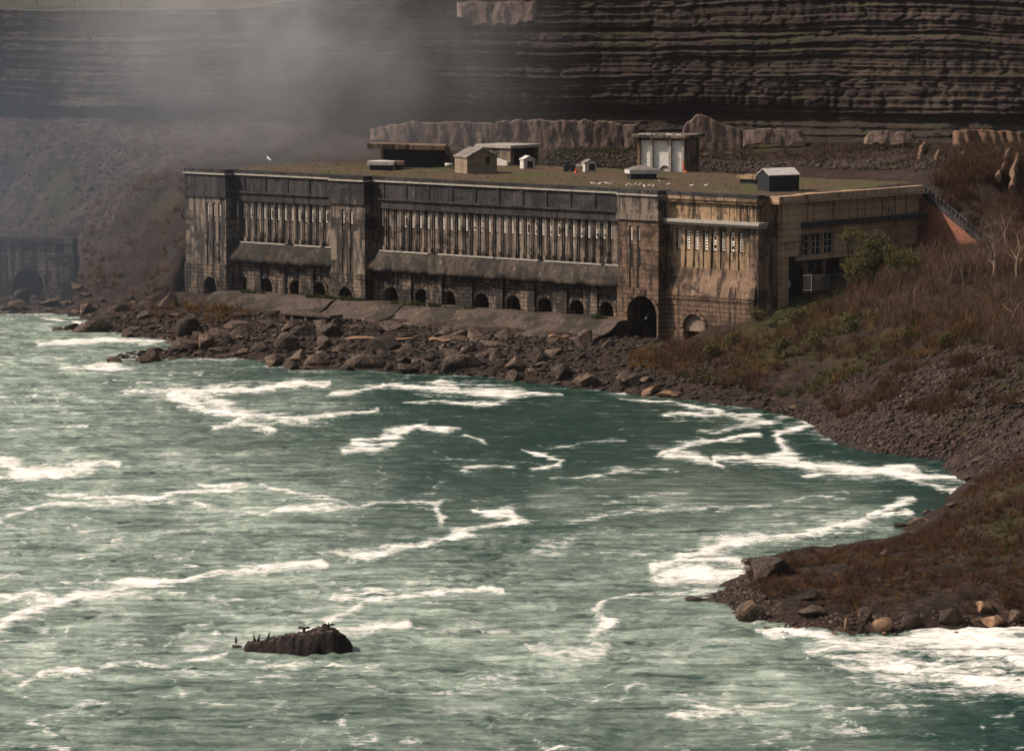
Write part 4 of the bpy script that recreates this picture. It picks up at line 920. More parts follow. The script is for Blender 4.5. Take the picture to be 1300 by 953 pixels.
for x in (-.45, .35): mb = MB(); mb.box(x, x + .1, -.2, .2, 0, .4); mb.build('leg', M['steel'], e)
# dark hut on the corner
hq = loc2w(LEN - .6, .2); e = gable_hut('dark_hut', 975, 242, 0, 3.0, 4.6, 2.2, 3.0, M['black'], M['white'], 'black boarded hut with a white metal roof on the right corner of the station', 'hut', .12)
hp = at(969, 243, z=20.6); e.location = (hp.x, hp.y, 20.56); e.rotation_euler = (0, 0, math.radians(-62))

# gulls
def make_gull():
    mb = MB(); mb.tube([(-.26, 0, .17), (-.16, 0, .19), (0, 0, .2), (.12, 0, .23), (.17, 0, .30), (.23, 0, .33), (.29, 0, .325), (.34, 0, .315)], [.015, .055, .09, .075, .045, .05, .025, .006], 8, flat=.9)
    for y in (-.03, .03): mb.tube([(.0, y, 0), (.0, y, .14)], [.008, .012], 4)
    return mb
g0 = None; rr = random.Random(11)
GP = [(752, 234), (757, 234.4), (761, 234), (770, 233.6), (773.5, 234.6), (777, 233.4), (795, 236.5), (799, 235), (803, 236.8), (807, 234.6), (812, 235.4), (818, 237.2), (824, 236.4), (829, 237), (837, 230.5), (848.5, 234.8), (878, 236.4), (896, 236.2), (838, 231.5)]
gl = ['leftmost of the white gulls standing in a row near the roof edge', 'white gull standing near the roof edge between two close neighbours in the left cluster']
for i, (x, y) in enumerate(GP):
    p = at(x, y, z=RZ + .15); zz = 20.62
    if g0 is None:
        g0 = make_gull().build('gull', M['feather_white'], None, smooth=True); o = g0
    else: o = g0.copy(); COL.objects.link(o)
    o.location = (p.x, p.y, RZ + .03); o.rotation_euler = (0, 0, rr.uniform(0, 6.3)); o.scale = (1.1, 1.1, 1.1)
    lab = f'{ORD[i - 1] if i < 6 else ORD[min(i, 17) - 6]} white gull from the left in the {"first" if i < 6 else "second"} cluster near the roof edge'
    if x == 848.5: lab = 'lone white gull just right of the second cluster near the roof edge'
    if x in (837, 838): lab = 'white gull farther back behind the second cluster, ' + ('upper' if x == 837 else 'lower') + ' of two'
    if i == 0: lab = gl[0]
    if x == 896: lab = 'rightmost of the white gulls resting near the roof edge'
    if x == 878: lab = 'lone white gull second from the right near the roof edge'
    tag(o, lab, 'gull', 'white gulls resting on the station roof')
def roof_grit():
    R_ = np.random.RandomState(9); n = 260; S = R_.uniform(4, LEN - 3, n); v = R_.uniform(2, 26, n)
    X = P0.x + D_.x * S + IN.x * v; Y = P0.y + D_.y * S + IN.y * v
    V, F_ = twigs(X, Y, np.full(n, 20.6), R_.uniform(.1, .3, n), R_, 22, .03, 1.1)
    tag(mesh_np('roof_weeds', V, F_, M['twig_tan']), 'scattered dry weeds growing on the station roof', 'weeds', kind='stuff')
def flying_gull(px, py, Y, yaw, roll, label):
    p = at(px, py, Y=Y); mb = MB()
    mb.tube([(-.28, 0, 0), (-.15, 0, 0), (0, 0, 0), (.15, 0, .02), (.24, 0, .03), (.33, 0, .02)], [.02, .05, .085, .06, .045, .008], 8)
    for s in (-1, 1):
        mb.add([(.08, s * .05, .02), (.14, s * .35, .14), (.0, s * .75, .10), (-.1, s * .74, .09), (-.02, s * .35, .12), (-.1, s * .05, .02)], [(0, 1, 4, 5), (1, 2, 3, 4)])
        mb.add([(.08, s * .05, .0), (.14, s * .35, .12), (.0, s * .75, .09), (-.1, s * .74, .08), (-.02, s * .35, .10), (-.1, s * .05, .0)], [(5, 4, 1, 0), (4, 3, 2, 1)])
    o = mb.build('gull', M['feather_white'], None, smooth=False); o.location = p; o.rotation_euler = (roll, .0, yaw); o.scale = (1.15, 1.15, 1.15)
    tag(o, label, 'gull')
flying_gull(896, 196, 640, math.radians(200), math.radians(25), 'white gull flying with spread wings right of the portal house')
flying_gull(820, 404, 560, math.radians(70), math.radians(-50), 'white gull flying across the dark archway')
flying_gull(341, 202, 640, math.radians(20), math.radians(15), 'white gull flying low over the left part of the roof')

# ------------------------------------------------------------------ boulders
def rock_mesh(name, seed, mat, sub=3, cuts=15, rough=.09):
    import bmesh
    rr = random.Random(seed); bm = bmesh.new(); bmesh.ops.create_icosphere(bm, subdivisions=sub, radius=1)
    pl_ = [(Vector((rr.gauss(0, 1), rr.gauss(0, 1), rr.gauss(0, .8))).normalized(), rr.uniform(.38, .8)) for _ in range(cuts)]
    for v in bm.verts:
        c = v.co
        for n, d in pl_:
            k = c.dot(n) - d
            if k > 0: c = c - n * k * .98
        c *= 1 + rough * float(fbm(c.x * 2 + seed, c.y * 2, c.z * 2, 3))
        v.co = c
    me = bpy.data.meshes.new(name); bm.to_mesh(me); bm.free(); me.materials.append(mat)
    return me
RM = {k: [rock_mesh('boulder', 10 * j + s, M[m]) for s in range(6)] for j, (k, m) in enumerate((('b', 'boulder'), ('t', 'boulder_tan')))}
def put_rock(x, y, z, r, kind, rr, label, group=None, name='boulder', cat='boulder', tilt=.35, rot=None, mesh=None):
    o = bpy.data.objects.new(name, mesh or rr.choice(RM[kind])); COL.objects.link(o)
    o.location = (x, y, z); o.scale = r; o.rotation_euler = rot or (rr.uniform(-tilt, tilt), rr.uniform(-tilt, tilt), rr.uniform(-.7, .7))
    return tag(o, label, cat, group)
rr = random.Random(21)
# the named ones: px, py(base), width px, height px, kind, label
NAMED = [(470, 468, 60, 20, 'b', 'long flat pale boulder lying tilted at the waterline below the apron centre'), (572, 472, 28, 16, 'b', 'pointed pale boulder at the waterline right of the long flat one'),
         (405, 464, 42, 15, 'b', 'broad light brown boulder at the waterline below the slim tower'), (348, 466, 30, 17, 'b', 'rounded pale boulder leaning at the waterline left of centre'),
         (370, 446, 40, 26, 'b', 'big dark rounded boulder in the second row of the bank'), (412, 442, 32, 20, 'b', 'blocky brown boulder above the broad waterline boulder'),
         (490, 446, 44, 20, 'b', 'big slab of dark rock just under the driftwood plank'), (262, 444, 34, 20, 'b', 'pinkish block boulder in the middle of the left bank'),
         (190, 463, 40, 16, 'b', 'flat reddish rock at the tip of the lower left spit'), (145, 461, 26, 8, 'b', 'low flat rock awash at the far tip of the lower spit'), (120, 430, 60, 16, 'b', 'long low dark rock of the upper left spit'),
         (162, 432, 26, 14, 'b', 'small pointed dark rock in foam beside the upper left spit'), (110, 395, 26, 20, 'b', 'dark upright boulder beneath the far left slope'), (25, 386, 30, 22, 'b', 'dark rounded boulder in front of the far left archway'),
         (742, 438, 26, 24, 'b', 'tall pale boulder leaning against the broken apron end'), (715, 482, 34, 22, 'b', 'brown angular boulder at the waterline left of the dark archway'), (655, 470, 40, 18, 'b', 'dark wide boulder at the waterline below the apron end'),
         (215, 392, 42, 20, 'b', 'large concrete-grey block left of the apron'), (240, 425, 40, 24, 'b', 'leaning dark slab above the left shore')]
placed = []
for x, y, w, h, k, lab in NAMED:
    p = on_ground(x, y, z0=1.0); sc = p.y / F
    r = (w * sc * .56, w * sc * .5, h * sc * .72); p.z = float(hz(p.x, p.y))
    put_rock(p.x, p.y + r[1] * .5, max(p.z, -.1) + r[2] * .35, r, k, rr, lab); placed.append((p.x, p.y, r[0]))
# the rest of the bank: individual boulders
zones = [('brown-grey boulder on the rocky bank below the left half of the apron', 'boulders on the left of the bank', 200, 425, 400, 470, 85, .6, 1.7),
         ('brown-grey boulder on the rocky bank below the long apron', 'boulders on the middle of the bank', 425, 640, 415, 474, 95, .6, 1.8),
         ('brown-grey boulder on the rocky bank near the dark archway', 'boulders near the dark archway', 640, 830, 425, 496, 50, .5, 1.4),
         ('dark boulder on the far left shore below the grassy slope', 'boulders on the far left shore', 0, 205, 378, 440, 45, .6, 1.5)]
USED = set()
for lab, grp, x0, x1, y0, y1, n, r0, r1 in zones:
    c = 0; tries = 0
    while c < n and tries < 4000:
        tries += 1
        x, y = rr.uniform(x0, x1), rr.uniform(y0, y1); p = on_ground(x, y, z0=1.0)
        z = float(hz(p.x, p.y))
        if z < -.35 or z > 4.2: continue
        s, v = (Vector((p.x, p.y, 0)) - P0).dot(D_), (Vector((p.x, p.y, 0)) - P0).dot(IN)
        if v > -8.8 and s > -3: continue
        r = r0 * .75 + (r1 * 1.15 - r0 * .75) * rr.random() ** 2.4
        if any((p.x - a) ** 2 + ((p.y - b) * .6) ** 2 < (.55 * (r + q)) ** 2 for a, b, q in placed): continue
        placed.append((p.x, p.y, r)); c += 1
        fl = rr.uniform(.28, .8); el = rr.uniform(1, 1.9)
        MARK = [(60, 'the far left archway'), (150, 'the brown slope'), (215, 'the grey block'), (268, 'the first tunnel mouth'), (311, 'the second tunnel mouth'), (339, 'the third tunnel mouth'), (377, 'the fourth tunnel mouth'), (408, 'the fifth tunnel mouth'), (440, 'the slim tower'), (498, 'the driftwood plank'), (537, 'the eighth tunnel mouth'), (572, 'the ninth tunnel mouth'), (613, 'the tenth tunnel mouth'), (653, 'the eleventh tunnel mouth'), (693, 'the twelfth tunnel mouth'), (733, 'the thirteenth tunnel mouth'), (772, 'the last small tunnel mouth'), (818, 'the dark archway')]
        mk_ = min(MARK, key=lambda t: abs(t[0] - x))[1]
        yt = (y - y0) / (y1 - y0); row = 'at the waterline below' if z < .35 else 'in the lower rows below' if yt > .6 else 'in the middle of the bank below' if yt > .3 else 'high on the bank below'
        shp = ('flat' if fl < .42 else 'low' if fl < .58 else 'squat' if fl < .7 else 'blocky') + (' elongated' if el > 1.5 else '')
        siz = 'small' if r < r0 * .95 else 'medium' if r < (r0 + r1) * .45 else 'large' if r < r1 else 'very large'
        lb_ = f'{siz} {shp} boulder {row} {mk_}'
        if lb_ in USED and tries < 3600: placed.pop(); c -= 1; continue
        USED.add(lb_)
        put_rock(p.x, p.y, z + r * fl * .3, (r * el, r * rr.uniform(.9, 1.3), r * fl), 'b', rr, lb_, grp)
# promontory boulders
PB = [(960, 790, 52, 28, 'b', 'big pitted grey-brown boulder at the left foot of the near promontory'), (1122, 802, 36, 22, 't', 'squarish ochre boulder at the water edge of the near promontory'),
      (1253, 779, 36, 20, 't', 'pale ochre boulder resting on top of its twin at the right'), (1264, 796, 44, 20, 't', 'broad ochre boulder at the waterline under the pale one'), (1030, 762, 44, 16, 'b', 'flat topped grey slab in the promontory brush'),
      (1028, 784, 60, 18, 'b', 'long dark slab just above the foam'), (1076, 800, 12, 20, 't', 'narrow upright ochre stone left of the squarish boulder'), (980, 733, 78, 34, 'b', 'large overhanging ledge rock at the tip of the near promontory'),
      (885, 765, 44, 8, 'b', 'low dark rock trailing into the water at the promontory tip'), (955, 768, 20, 8, 't', 'small ochre slab beside the big pitted boulder'), (970, 762, 16, 8, 'b', 'small tilted slab behind the ochre one'), (1100, 790, 26, 22, 'b', 'dark boulder behind the narrow upright stone'),
      (1010, 806, 18, 6, 't', 'small wet ochre stone at the foam edge'), (1290, 790, 26, 22, 'b', 'dark boulder at the right edge beside the ochre pair'), (1205, 792, 46, 24, 'b', 'dark round boulder left of the ochre pair'), (1160, 798, 40, 20, 'b', 'dark boulder right of the squarish ochre one')]
for x, y, w, h, k, lab in PB:
    p = on_ground(x, y, z0=.3); sc = p.y / F; r = (w * sc * .53, w * sc * .45, h * sc * .6); z = max(float(hz(p.x, p.y)), -.05)
    put_rock(p.x, p.y + r[1] * .4, z + r[2] * .55, r, k, rr, lab, tilt=.15)
c = 0
SN = [(960, 'the big pitted boulder'), (985, 'the foam tip'), (1030, 'the long dark slab'), (1076, 'the narrow upright stone'), (1122, 'the squarish ochre boulder'), (1160, 'the dark boulder after the squarish one'), (1205, 'the dark round boulder'), (1253, 'the ochre pair'), (1290, 'the right edge')]
while c < 20:
    x = rr.uniform(940, 1300); y = rr.uniform(788, 804); p = at(x, y, z=.1); z = float(hz(p.x, p.y))
    r = rr.uniform(.15, .5); c += 1; kd = rr.choice('btb'); near = min(SN, key=lambda t: abs(t[0] - x))
    lb_ = f"{'tiny' if r < .25 else 'small' if r < .38 else 'knee high'} {'ochre' if kd == 't' else 'brown'} stone at the waterline {'left' if x < near[0] else 'right'} of {near[1]}"
    if lb_ in USED: c -= 1; continue
    USED.add(lb_)
    put_rock(p.x, p.y, max(z, -.1) + r * .2, (r * 1.3, r, r * .7), kd, rr, lb_, 'small stones round the near promontory', tilt=.3)
c = 0
while c < 12:                                                    # ledges on the upper shore of the promontory
    x = 1125 + c * 10.5; y = 690 - (x - 1125) * .72 + rr.uniform(-10, 14); p = on_ground(x, y, z0=.8); r = rr.uniform(.4, 1.1); c += 1
    put_rock(p.x, p.y, p.z + .1, (r * 1.6, r, r * .5), 'b', rr, f'{ORD[c - 1]} tilted brown slab from the left on the inner shore of the near promontory', 'slabs on the inner shore', tilt=.3)
p = on_ground(1238, 590, z0=2); put_rock(p.x + 1, p.y, p.z + .3, (2.6, 1.5, 1.7), 'b', rr, 'big pale outcrop where the scree meets the near promontory')
for x, y, w, h in ((850, 503, 44, 10), (828, 498, 30, 9), (1010, 520, 24, 10), (1120, 500, 20, 9)):
    p = on_ground(x, y, z0=.3); sc = p.y / F; put_rock(p.x, p.y, p.z + .2, (w * sc * .55, 1.4, h * sc * .7), 't', rr, {850: 'long pale rock at the waterline left of the scree', 828: 'pale rock beside the long waterline rock, nearer the dark archway', 1010: 'small pale slab where the scree begins', 1120: 'small light slab high on the scree'}[x])

# river rock with its birds
rp_ = at(378, 829, z=0.0)
def river_rock():
    n, m = 90, 60; us = np.linspace(-4.35, 4.35, n); vs2 = np.linspace(-2.4, 2.4, m); U, V = np.meshgrid(us, vs2)
    prof = np.interp(us, [-4.35, -4.15, -3.9, -2.6, -1.0, .4, 1.3, 2.0, 2.7, 3.4, 4.0, 4.35], [-.6, .5, .85, 1.25, 1.6, 1.9, 2.35, 2.5, 2.35, 1.7, .8, -.6])
    wdt = np.interp(us, [-4.35, -4, -2, 0, 3, 4.35], [.6, 1.1, 1.7, 2.1, 1.9, .7]) + .25 * fbm(us * .9, us * 0, 4, 3)
    q = np.clip(np.abs(V) / wdt, 0, 1.6); Z = np.where(prof > 0, prof * (1 - q ** 3.2), prof) - .5 * (q > 1)
    Z = Z + .34 * fbm(U * 1.1, V * 1.1, 0, 4, .6) + .22 * np.abs(fbm(U * 2.6, V * 2.2, 3, 4, .6)) * 2 - .16
    Z = np.maximum(Z, -.9)
    Z = np.where(Z > 0, Z * .74, Z); RZSC = 1
    o = mesh_np('river_rock', np.stack([U, V, Z], -1).reshape(-1, 3), grid_faces(n, m), M['shaded_guano_rock'], smooth=False); o.location = (rp_.x, rp_.y + 1.4, 0)
    tag(o, 'long dark humped rock standing alone in the near water, birds on it', 'rock'); return Z, us, vs2, wdt
RZ_, us_, vs_r, wd_ = river_rock()
q = at(301, 824, z=0.0); put_rock(q.x, q.y + .4, .08, (.72, .6, .38), 'b', rr, 'small dark rock in the water off the left end of the long rock', name='river_rock', cat='rock', mesh=rock_mesh('river_rock', 5, M['boulder_dark']))
def perched():
    """cormorant facing +x, upright, wings folded: one continuous body"""
    mb = MB(); mb.tube([(-.24, 0, .10), (-.15, 0, .16), (-.06, 0, .26), (0.02, 0, .38), (.06, 0, .50), (.05, 0, .60), (.03, 0, .70), (.05, 0, .78), (.10, 0, .80), (.17, 0, .79), (.24, 0, .785)], [.04, .09, .14, .16, .14, .09, .065, .06, .06, .03, .014], 8)
    for y in (-.05, .05): mb.tube([(.0, y, -.02), (-.02, y, .24)], [.02, .03], 5); mb.box(-.03, .1, y - .03, y + .03, -.02, .0)
    return mb
def spread():
    mb = perched()
    for s in (-1, 1):
        for dx in (0.0, .025):
            f = [(0, 1, 6, 7), (1, 2, 5, 6), (2, 3, 4, 5)]
            if dx: f = [t[::-1] for t in f]
            mb.add([(.02 + dx, s * .08, .55), (.0 + dx, s * .32, .70), (-.02 + dx, s * .50, .66), (-.02 + dx, s * .66, .52), (-.02 + dx, s * .58, .42), (-.02 + dx, s * .42, .46), (0 + dx, s * .25, .44), (.0 + dx, s * .08, .36)], f)
    return mb
def bird(px, py, yaw, wings, label, grp='cormorants perched on the river rocks', sc=0.74, base=None):
    o = (spread() if wings else perched()).build('cormorant', M['feather_black'], None, smooth=not wings)
    p = at(px, py, Y=rp_.y + 1.2)
    if base: p = Vector(base)
    else:
        i = int(np.clip(np.searchsorted(us_, p.x - rp_.x), 0, len(us_) - 1)); col = RZ_[:, i]; j0 = np.argmin(np.abs(vs_r + .3))
        p = Vector((p.x, rp_.y + 1.4 + vs_r[j0], float(col[j0]) - .02))
    o.location = p; o.rotation_euler = (0, 0, yaw); o.scale = (sc,) * 3
    tag(o, label, 'cormorant', grp)
bird(297, 817, math.radians(100), False, 'black cormorant perched on the small rock at far left', base=(q.x - .1, q.y + .3, .38))
bird(323, 808, math.radians(150), False, 'black cormorant perched leftmost on the long river rock')
bird(328.5, 808, math.radians(10), False, 'black cormorant second from the left end of the long river rock')
bird(341, 805, math.radians(30), False, 'black cormorant third from the left, alone on the long river rock')
bird(386, 796, math.radians(-92), True, 'black cormorant holding both wings spread in the middle of the long river rock')
bird(417, 793, math.radians(-80), True, 'black cormorant with low spread wings on the highest point of the long river rock')

# driftwood
for (x0, y0, x1, y1, lab) in ((443, 434.5, 525, 431, 'long bleached driftwood plank lying on the boulders, longer of two'), (545, 433, 572, 434.5, 'short bleached driftwood plank right of the longer one'), (697, 432, 722, 427, 'short pale driftwood plank near the broken apron end')):
    a, b_ = on_ground(x0, y0, .9), on_ground(x1, y1, .9); b_.y = a.y + (b_.y - a.y) * .3; zz = max(a.z, b_.z) + .2
    mb = MB(); dd = b_ - a; dd.z = 0
    mb.tube([Vector((0, 0, 0)) + dd * t + Vector((0, 0, .12 * math.sin(t * 7))) for t in np.linspace(0, 1, 9)], [.2, .24, .22, .2, .19, .18, .17, .15, .08], 6)
    o = mb.build('driftwood_log', M['wood']); o.location = (a.x, a.y, zz); tag(o, lab, 'driftwood')

# ------------------------------------------------------------------ loose stones (too many to count)
def stones(name, n, sampler, rmin, rmax, mat, label, seed=0, pw=6):
    R = np.random.RandomState(seed)
    ico = rock_mesh('tmp', 99 + seed, mat, sub=1, cuts=6, rough=.2)
    V0 = np.array([v.co[:] for v in ico.vertices]); F0 = np.array([p.vertices[:] for p in ico.polygons]); bpy.data.meshes.remove(ico)
    X, Y = sampler(R, n); n = len(X); Z = hz(X, Y)
    r = rmin + (rmax - rmin) * R.rand(n) ** pw
    ang = R.rand(n) * 6.283; c, s = np.cos(ang), np.sin(ang)
    S = np.stack([r * (1 + .6 * R.rand(n)), r * (.7 + .5 * R.rand(n)), r * (.4 + .5 * R.rand(n))], -1)
    P = V0[None] * S[:, None, :]
    P = np.stack([P[..., 0] * c[:, None] - P[..., 1] * s[:, None], P[..., 0] * s[:, None] + P[..., 1] * c[:, None], P[..., 2] + .3 * P[..., 0] * R.uniform(-1, 1, n)[:, None]], -1)
    P += np.stack([X, Y, Z + r * .15], -1)[:, None, :]
    Fq = (F0[None] + (np.arange(n) * len(V0))[:, None, None]).reshape(-1, 3)
    return tag(mesh_np(name, P.reshape(-1, 3), Fq, mat), label, 'stones', kind='stuff')
def sample_poly(poly, dens=None):
    P = [on_ground(x, y, z0=z) for x, y, z in poly]; pts = np.array([(p.x, p.y) for p in P])
    lo_, hi_ = pts.min(0), pts.max(0)
    def f(R, n):
        xs, ys = [], []; tot = 0
        while tot < n:
            x = R.uniform(lo_[0], hi_[0], n * 2); y = R.uniform(lo_[1], hi_[1], n * 2)
            ins = np.zeros(len(x), bool); j = len(pts) - 1
            for i in range(len(pts)):
                xi, yi, xj, yj = *pts[i], *pts[j]
                c = ((yi > y) != (yj > y)) & (x < (xj - xi) * (y - yi) / (yj - yi + 1e-12) + xi); ins ^= c; j = i
            if dens is not None: ins &= R.rand(len(x)) < dens(x, y)
            s, v = (x - P0.x) * D_.x + (y - P0.y) * D_.y, (x - P0.x) * IN.x + (y - P0.y) * IN.y
            ins &= ~((s > -1) & (s < LEN + 1.5) & (v > -8.6 * (s < sC0)) & (v < DEPTH + .5)) & (hz(x, y) > -.35)
            if ins.sum() == 0: break
            xs.append(x[ins]); ys.append(y[ins]); tot += ins.sum()
        return np.concatenate(xs)[:n], np.concatenate(ys)[:n]
    return f
def att(A): 
    def g(x, y):
        i = np.clip(((x - gx[0]) / RES).astype(int), 0, len(gx) - 1); j = np.clip(((y - gy[0]) / RES).astype(int), 0, len(gy) - 1); return A[j, i]
    return g
gS, gG = att(SC), att(GR)
stones('scree_stones', 26000, sample_poly([(1000, 525, 0), (1050, 556, 0), (1120, 575, 0), (1245, 586, 0), (1300, 600, 4), (1320, 470, 9), (1220, 440, 8), (1120, 470, 4)], lambda x, y: np.clip(gS(x, y) * 1.2, .03, 1)), .03, .42, M['scree'], 'purplish broken stones of the scree slope at the right', 1)
stones('shore_rubble', 8500, sample_poly([(195, 398, 2), (420, 402, 1.7), (600, 415, 1.6), (830, 430, 2), (1000, 500, 1), (1050, 540, 1), (900, 512, 0), (720, 492, 0), (560, 477, 0), (300, 470, 0), (110, 462, 0), (60, 420, 0)]), .08, .62, M['rubble'], 'broken rubble between the big boulders along the bank', 2, 3)
stones('slope_rubble', 1800, sample_poly([(-60, 170, 24), (330, 165, 24), (230, 300, 10), (100, 385, 1), (0, 390, .5), (-60, 390, .5)], lambda x, y: np.clip(gS(x, y) + .12, 0, 1)), .06, .36, M['boulder_dark'], 'grey rubble of the steep slope above the far left wall', 3)
stones('promontory_rubble', 2600, sample_poly([(945, 705, .3), (935, 735, .3), (865, 764, 0), (945, 790, 0), (1010, 800, 0), (1300, 798, 0), (1300, 785, .6), (1000, 785, .6), (960, 740, 1)]), .05, .3, M['boulder'], 'small broken stones along the foot of the near promontory', 4)
stones('roof_edge_rubble', 5200, sample_poly([(690, 196, 21), (1200, 196, 21.5), (1200, 216, 21.3), (1020, 212, 21), (700, 206, 21)]), .1, .5, M['boulder_dark'], 'dark rubble along the cliff foot behind the station roof', 5, 3)  # dense dark stones take the place of shade on the sunlit terrace

# ------------------------------------------------------------------ vegetation
def ribbons(P0_, P1_, P2_, w0, R):
    """thin tapering stems through three points, two quads each, random facing"""
    n = len(P0_); a = R.rand(n) * 3.1416; side = np.stack([np.cos(a), np.sin(a), 0 * a], -1) * w0[:, None]
    V = np.stack([P0_ - side, P0_ + side, P1_ - side * .6, P1_ + side * .6, P2_ - side * .15, P2_ + side * .15], 1)
    b = np.arange(n)[:, None] * 6
    return V.reshape(-1, 3), np.concatenate([b + np.array([[0, 1, 3, 2]]), b + np.array([[2, 3, 5, 4]])])
def twigs(X, Y, Z, H, R, per=28, w=.028, spread=.55):
    n = len(X); base = np.repeat(np.stack([X, Y, Z], -1), per, 0); h = np.repeat(H, per)
    m = n * per
    base[:, :2] += R.normal(0, 1, (m, 2)) * (h * .14)[:, None]
    d = np.stack([R.normal(0, spread, m), R.normal(0, spread, m), np.ones(m)], -1); d /= np.linalg.norm(d, axis=1)[:, None]
    L = h * R.uniform(.45, 1.05, m)
    p1 = base + d * (L * .5)[:, None]; bend = R.normal(0, .18, (m, 3)) * L[:, None]; p2 = base + d * L[:, None] + bend
    V1, F1 = ribbons(base, p1, p2, w * R.uniform(.7, 1.3, m), R)
    # side twigs
    k = 3; t = R.uniform(.35, .9, (m, k)); b2 = (base[:, None] + (p2 - base)[:, None] * t[..., None]).reshape(-1, 3)
    d2 = np.repeat(d, k, 0) + R.normal(0, .7, (m * k, 3)); L2 = np.repeat(L, k) * R.uniform(.2, .45, m * k)
    d2 /= np.linalg.norm(d2, axis=1)[:, None]
    V2, F2 = ribbons(b2, b2 + d2 * (L2 * .5)[:, None], b2 + d2 * L2[:, None] + R.normal(0, .08, (m * k, 3)) * L2[:, None], np.full(m * k, w * .55), R)
    return np.r_[V1, V2], np.r_[F1, F2 + len(V1)]
def brush(name, n, sampler, hmin, hmax, mat, label, seed, per=26, w=.03, spread=.55, cat='undergrowth'):
    R = np.random.RandomState(seed); X, Y = sampler(R, n); H = hmin + (hmax - hmin) * R.rand(len(X)) ** 1.5
    V, F_ = twigs(X, Y, hz(X, Y) - .05, H, R, per, w, spread)
    return tag(mesh_np(name, V, F_, mat), label, cat, kind='stuff')
HILL = [(850, 440, 2), (960, 380, 6), (1075, 372, 9), (1160, 310, 13), (1300, 270, 20), (1320, 450, 10), (1200, 450, 8), (1120, 470, 4), (1040, 505, 2), (960, 500, 1), (860, 480, 1.5), (800, 460, 1.8)]
clump = lambda fr, o, th: (lambda x, y: sstep(th, th + .25, fbm(x * fr + o, y * fr, 0, 3)) + .02)
brush('brown_undergrowth', 900, sample_poly(HILL, clump(.18, 3, -.1)), .7, 2.8, M['twig_red'], 'reddish brown leafless brush covering the right hillside', 1)
brush('grey_undergrowth', 800, sample_poly([(1060, 400, 8), (1160, 320, 13), (1320, 250, 20), (1320, 460, 10), (1150, 440, 7)], clump(.15, 30, -.1)), 1.0, 3.4, M['twig_grey'], 'pale grey-brown twiggy brush high on the right hillside', 2)
brush('olive_undergrowth', 1400, sample_poly(HILL, clump(.15, 60, -.05)), .3, 1.1, M['leaf'], 'olive green low growth on the right hillside', 3, 30, .035)
brush('golden_growth', 700, sample_poly(HILL, clump(.13, 120, 0.0)), .4, 1.6, M['twig_tan'], 'golden brown dead growth in patches over the right hillside', 15, 28, .03)
brush('scree_edge_growth', 500, sample_poly([(1030, 500, 2), (1120, 470, 4.5), (1220, 455, 7.5), (1320, 470, 8), (1320, 520, 6), (1200, 510, 4.8), (1080, 530, 2)], clump(.2, 33, -.05)), .4, 1.8, M['twig_red'], 'rust coloured brush creeping down onto the scree', 14, 26, .03)
brush('straw_growth', 420, sample_poly([(800, 440, 2), (900, 440, 3), (1010, 430, 4), (1000, 480, 2.5), (880, 490, 1), (800, 470, 1.5)], clump(.2, 90, -.1)), .3, 1.0, M['twig_tan'], 'straw coloured dead stems near the waterline left of the scree', 4, 30, .03)
PROM = [(945, 712, 1), (1050, 700, 1.4), (1130, 690, 1.3), (1200, 655, 1.5), (1250, 600, 2), (1320, 580, 5), (1320, 785, 1.5), (1150, 785, 1), (1000, 775, .8), (950, 745, .8)]
brush('red_undergrowth', 1500, sample_poly(PROM, clump(.22, 12, -.25)), .35, 1.15, M['twig_red'], 'dark red leafless brush covering the near promontory', 5, 30, .016)
brush('brown_grass', 1100, sample_poly(PROM, clump(.22, 44, -.2)), .2, .7, M['twig_tan'], 'brown dead grass mixed through the near promontory', 6, 26, .014)
brush('olive_grass', 500, sample_poly([(1100, 715, 1.5), (1230, 640, 2), (1320, 590, 4), (1320, 760, 1.5), (1150, 760, 1.3)], clump(.14, 77, -.1)), .15, .5, M['leaf'], 'olive green grass on the upper part of the near promontory', 7, 30, .016)
brush('slope_undergrowth', 700, sample_poly([(245, 240, 17), (330, 190, 22), (420, 175, 23), (420, 200, 21), (250, 330, 8), (150, 380, 3), (90, 350, 5)], clump(.15, 21, -.15)), .4, 1.5, M['twig_tan'], 'brown brush on the slope left of the station', 8, 22, .045)
brush('cliff_foot_growth', 420, sample_poly([(330, 195, 21.5), (420, 165, 24), (470, 170, 23), (470, 200, 21)], None), .6, 1.8, M['twig_red'], 'reddish brush heaped at the cliff foot behind the left roof', 9, 24, .04)
brush('roof_grass', 500, sample_poly([(700, 190, 21.3), (840, 190, 21.3), (1160, 200, 21.5), (1150, 215, 21.3), (1000, 210, 21.0), (700, 204, 21)], clump(.1, 8, -.1)), .2, .6, M['grass'], 'green grass strip along the cliff foot behind the roof', 10, 30, .04)
brush('added_foot_brush', 1000, sample_poly([(830, 178, 22), (1300, 172, 23.5), (1300, 235, 20), (1180, 225, 20.5), (1010, 206, 21), (830, 198, 21)], clump(.12, 66, -.15)), .3, 1.4, M['bark'], 'dark low brush added to darken the slope between roof and cliff foot', 16, 26, .04)  # dark brush added to darken the sunlit ground behind the roof
brush('hill_grass', 900, sample_poly([(955, 376, 7), (1075, 368, 9), (1090, 400, 8), (980, 415, 5), (930, 400, 5)], None), .15, .5, M['grass'], 'bright green grass bank below the chain link fence', 11, 30, .03)
brush('upper_undergrowth', 900, sample_poly([(1170, 235, 20), (1240, 225, 20), (1330, 200, 22), (1330, 330, 13), (1250, 315, 12.5)], clump(.15, 5, -.2)), .8, 2.6, M['twig_red'], 'dark reddish brush between the brick wall and the right cliff foot', 12, 26, .035)
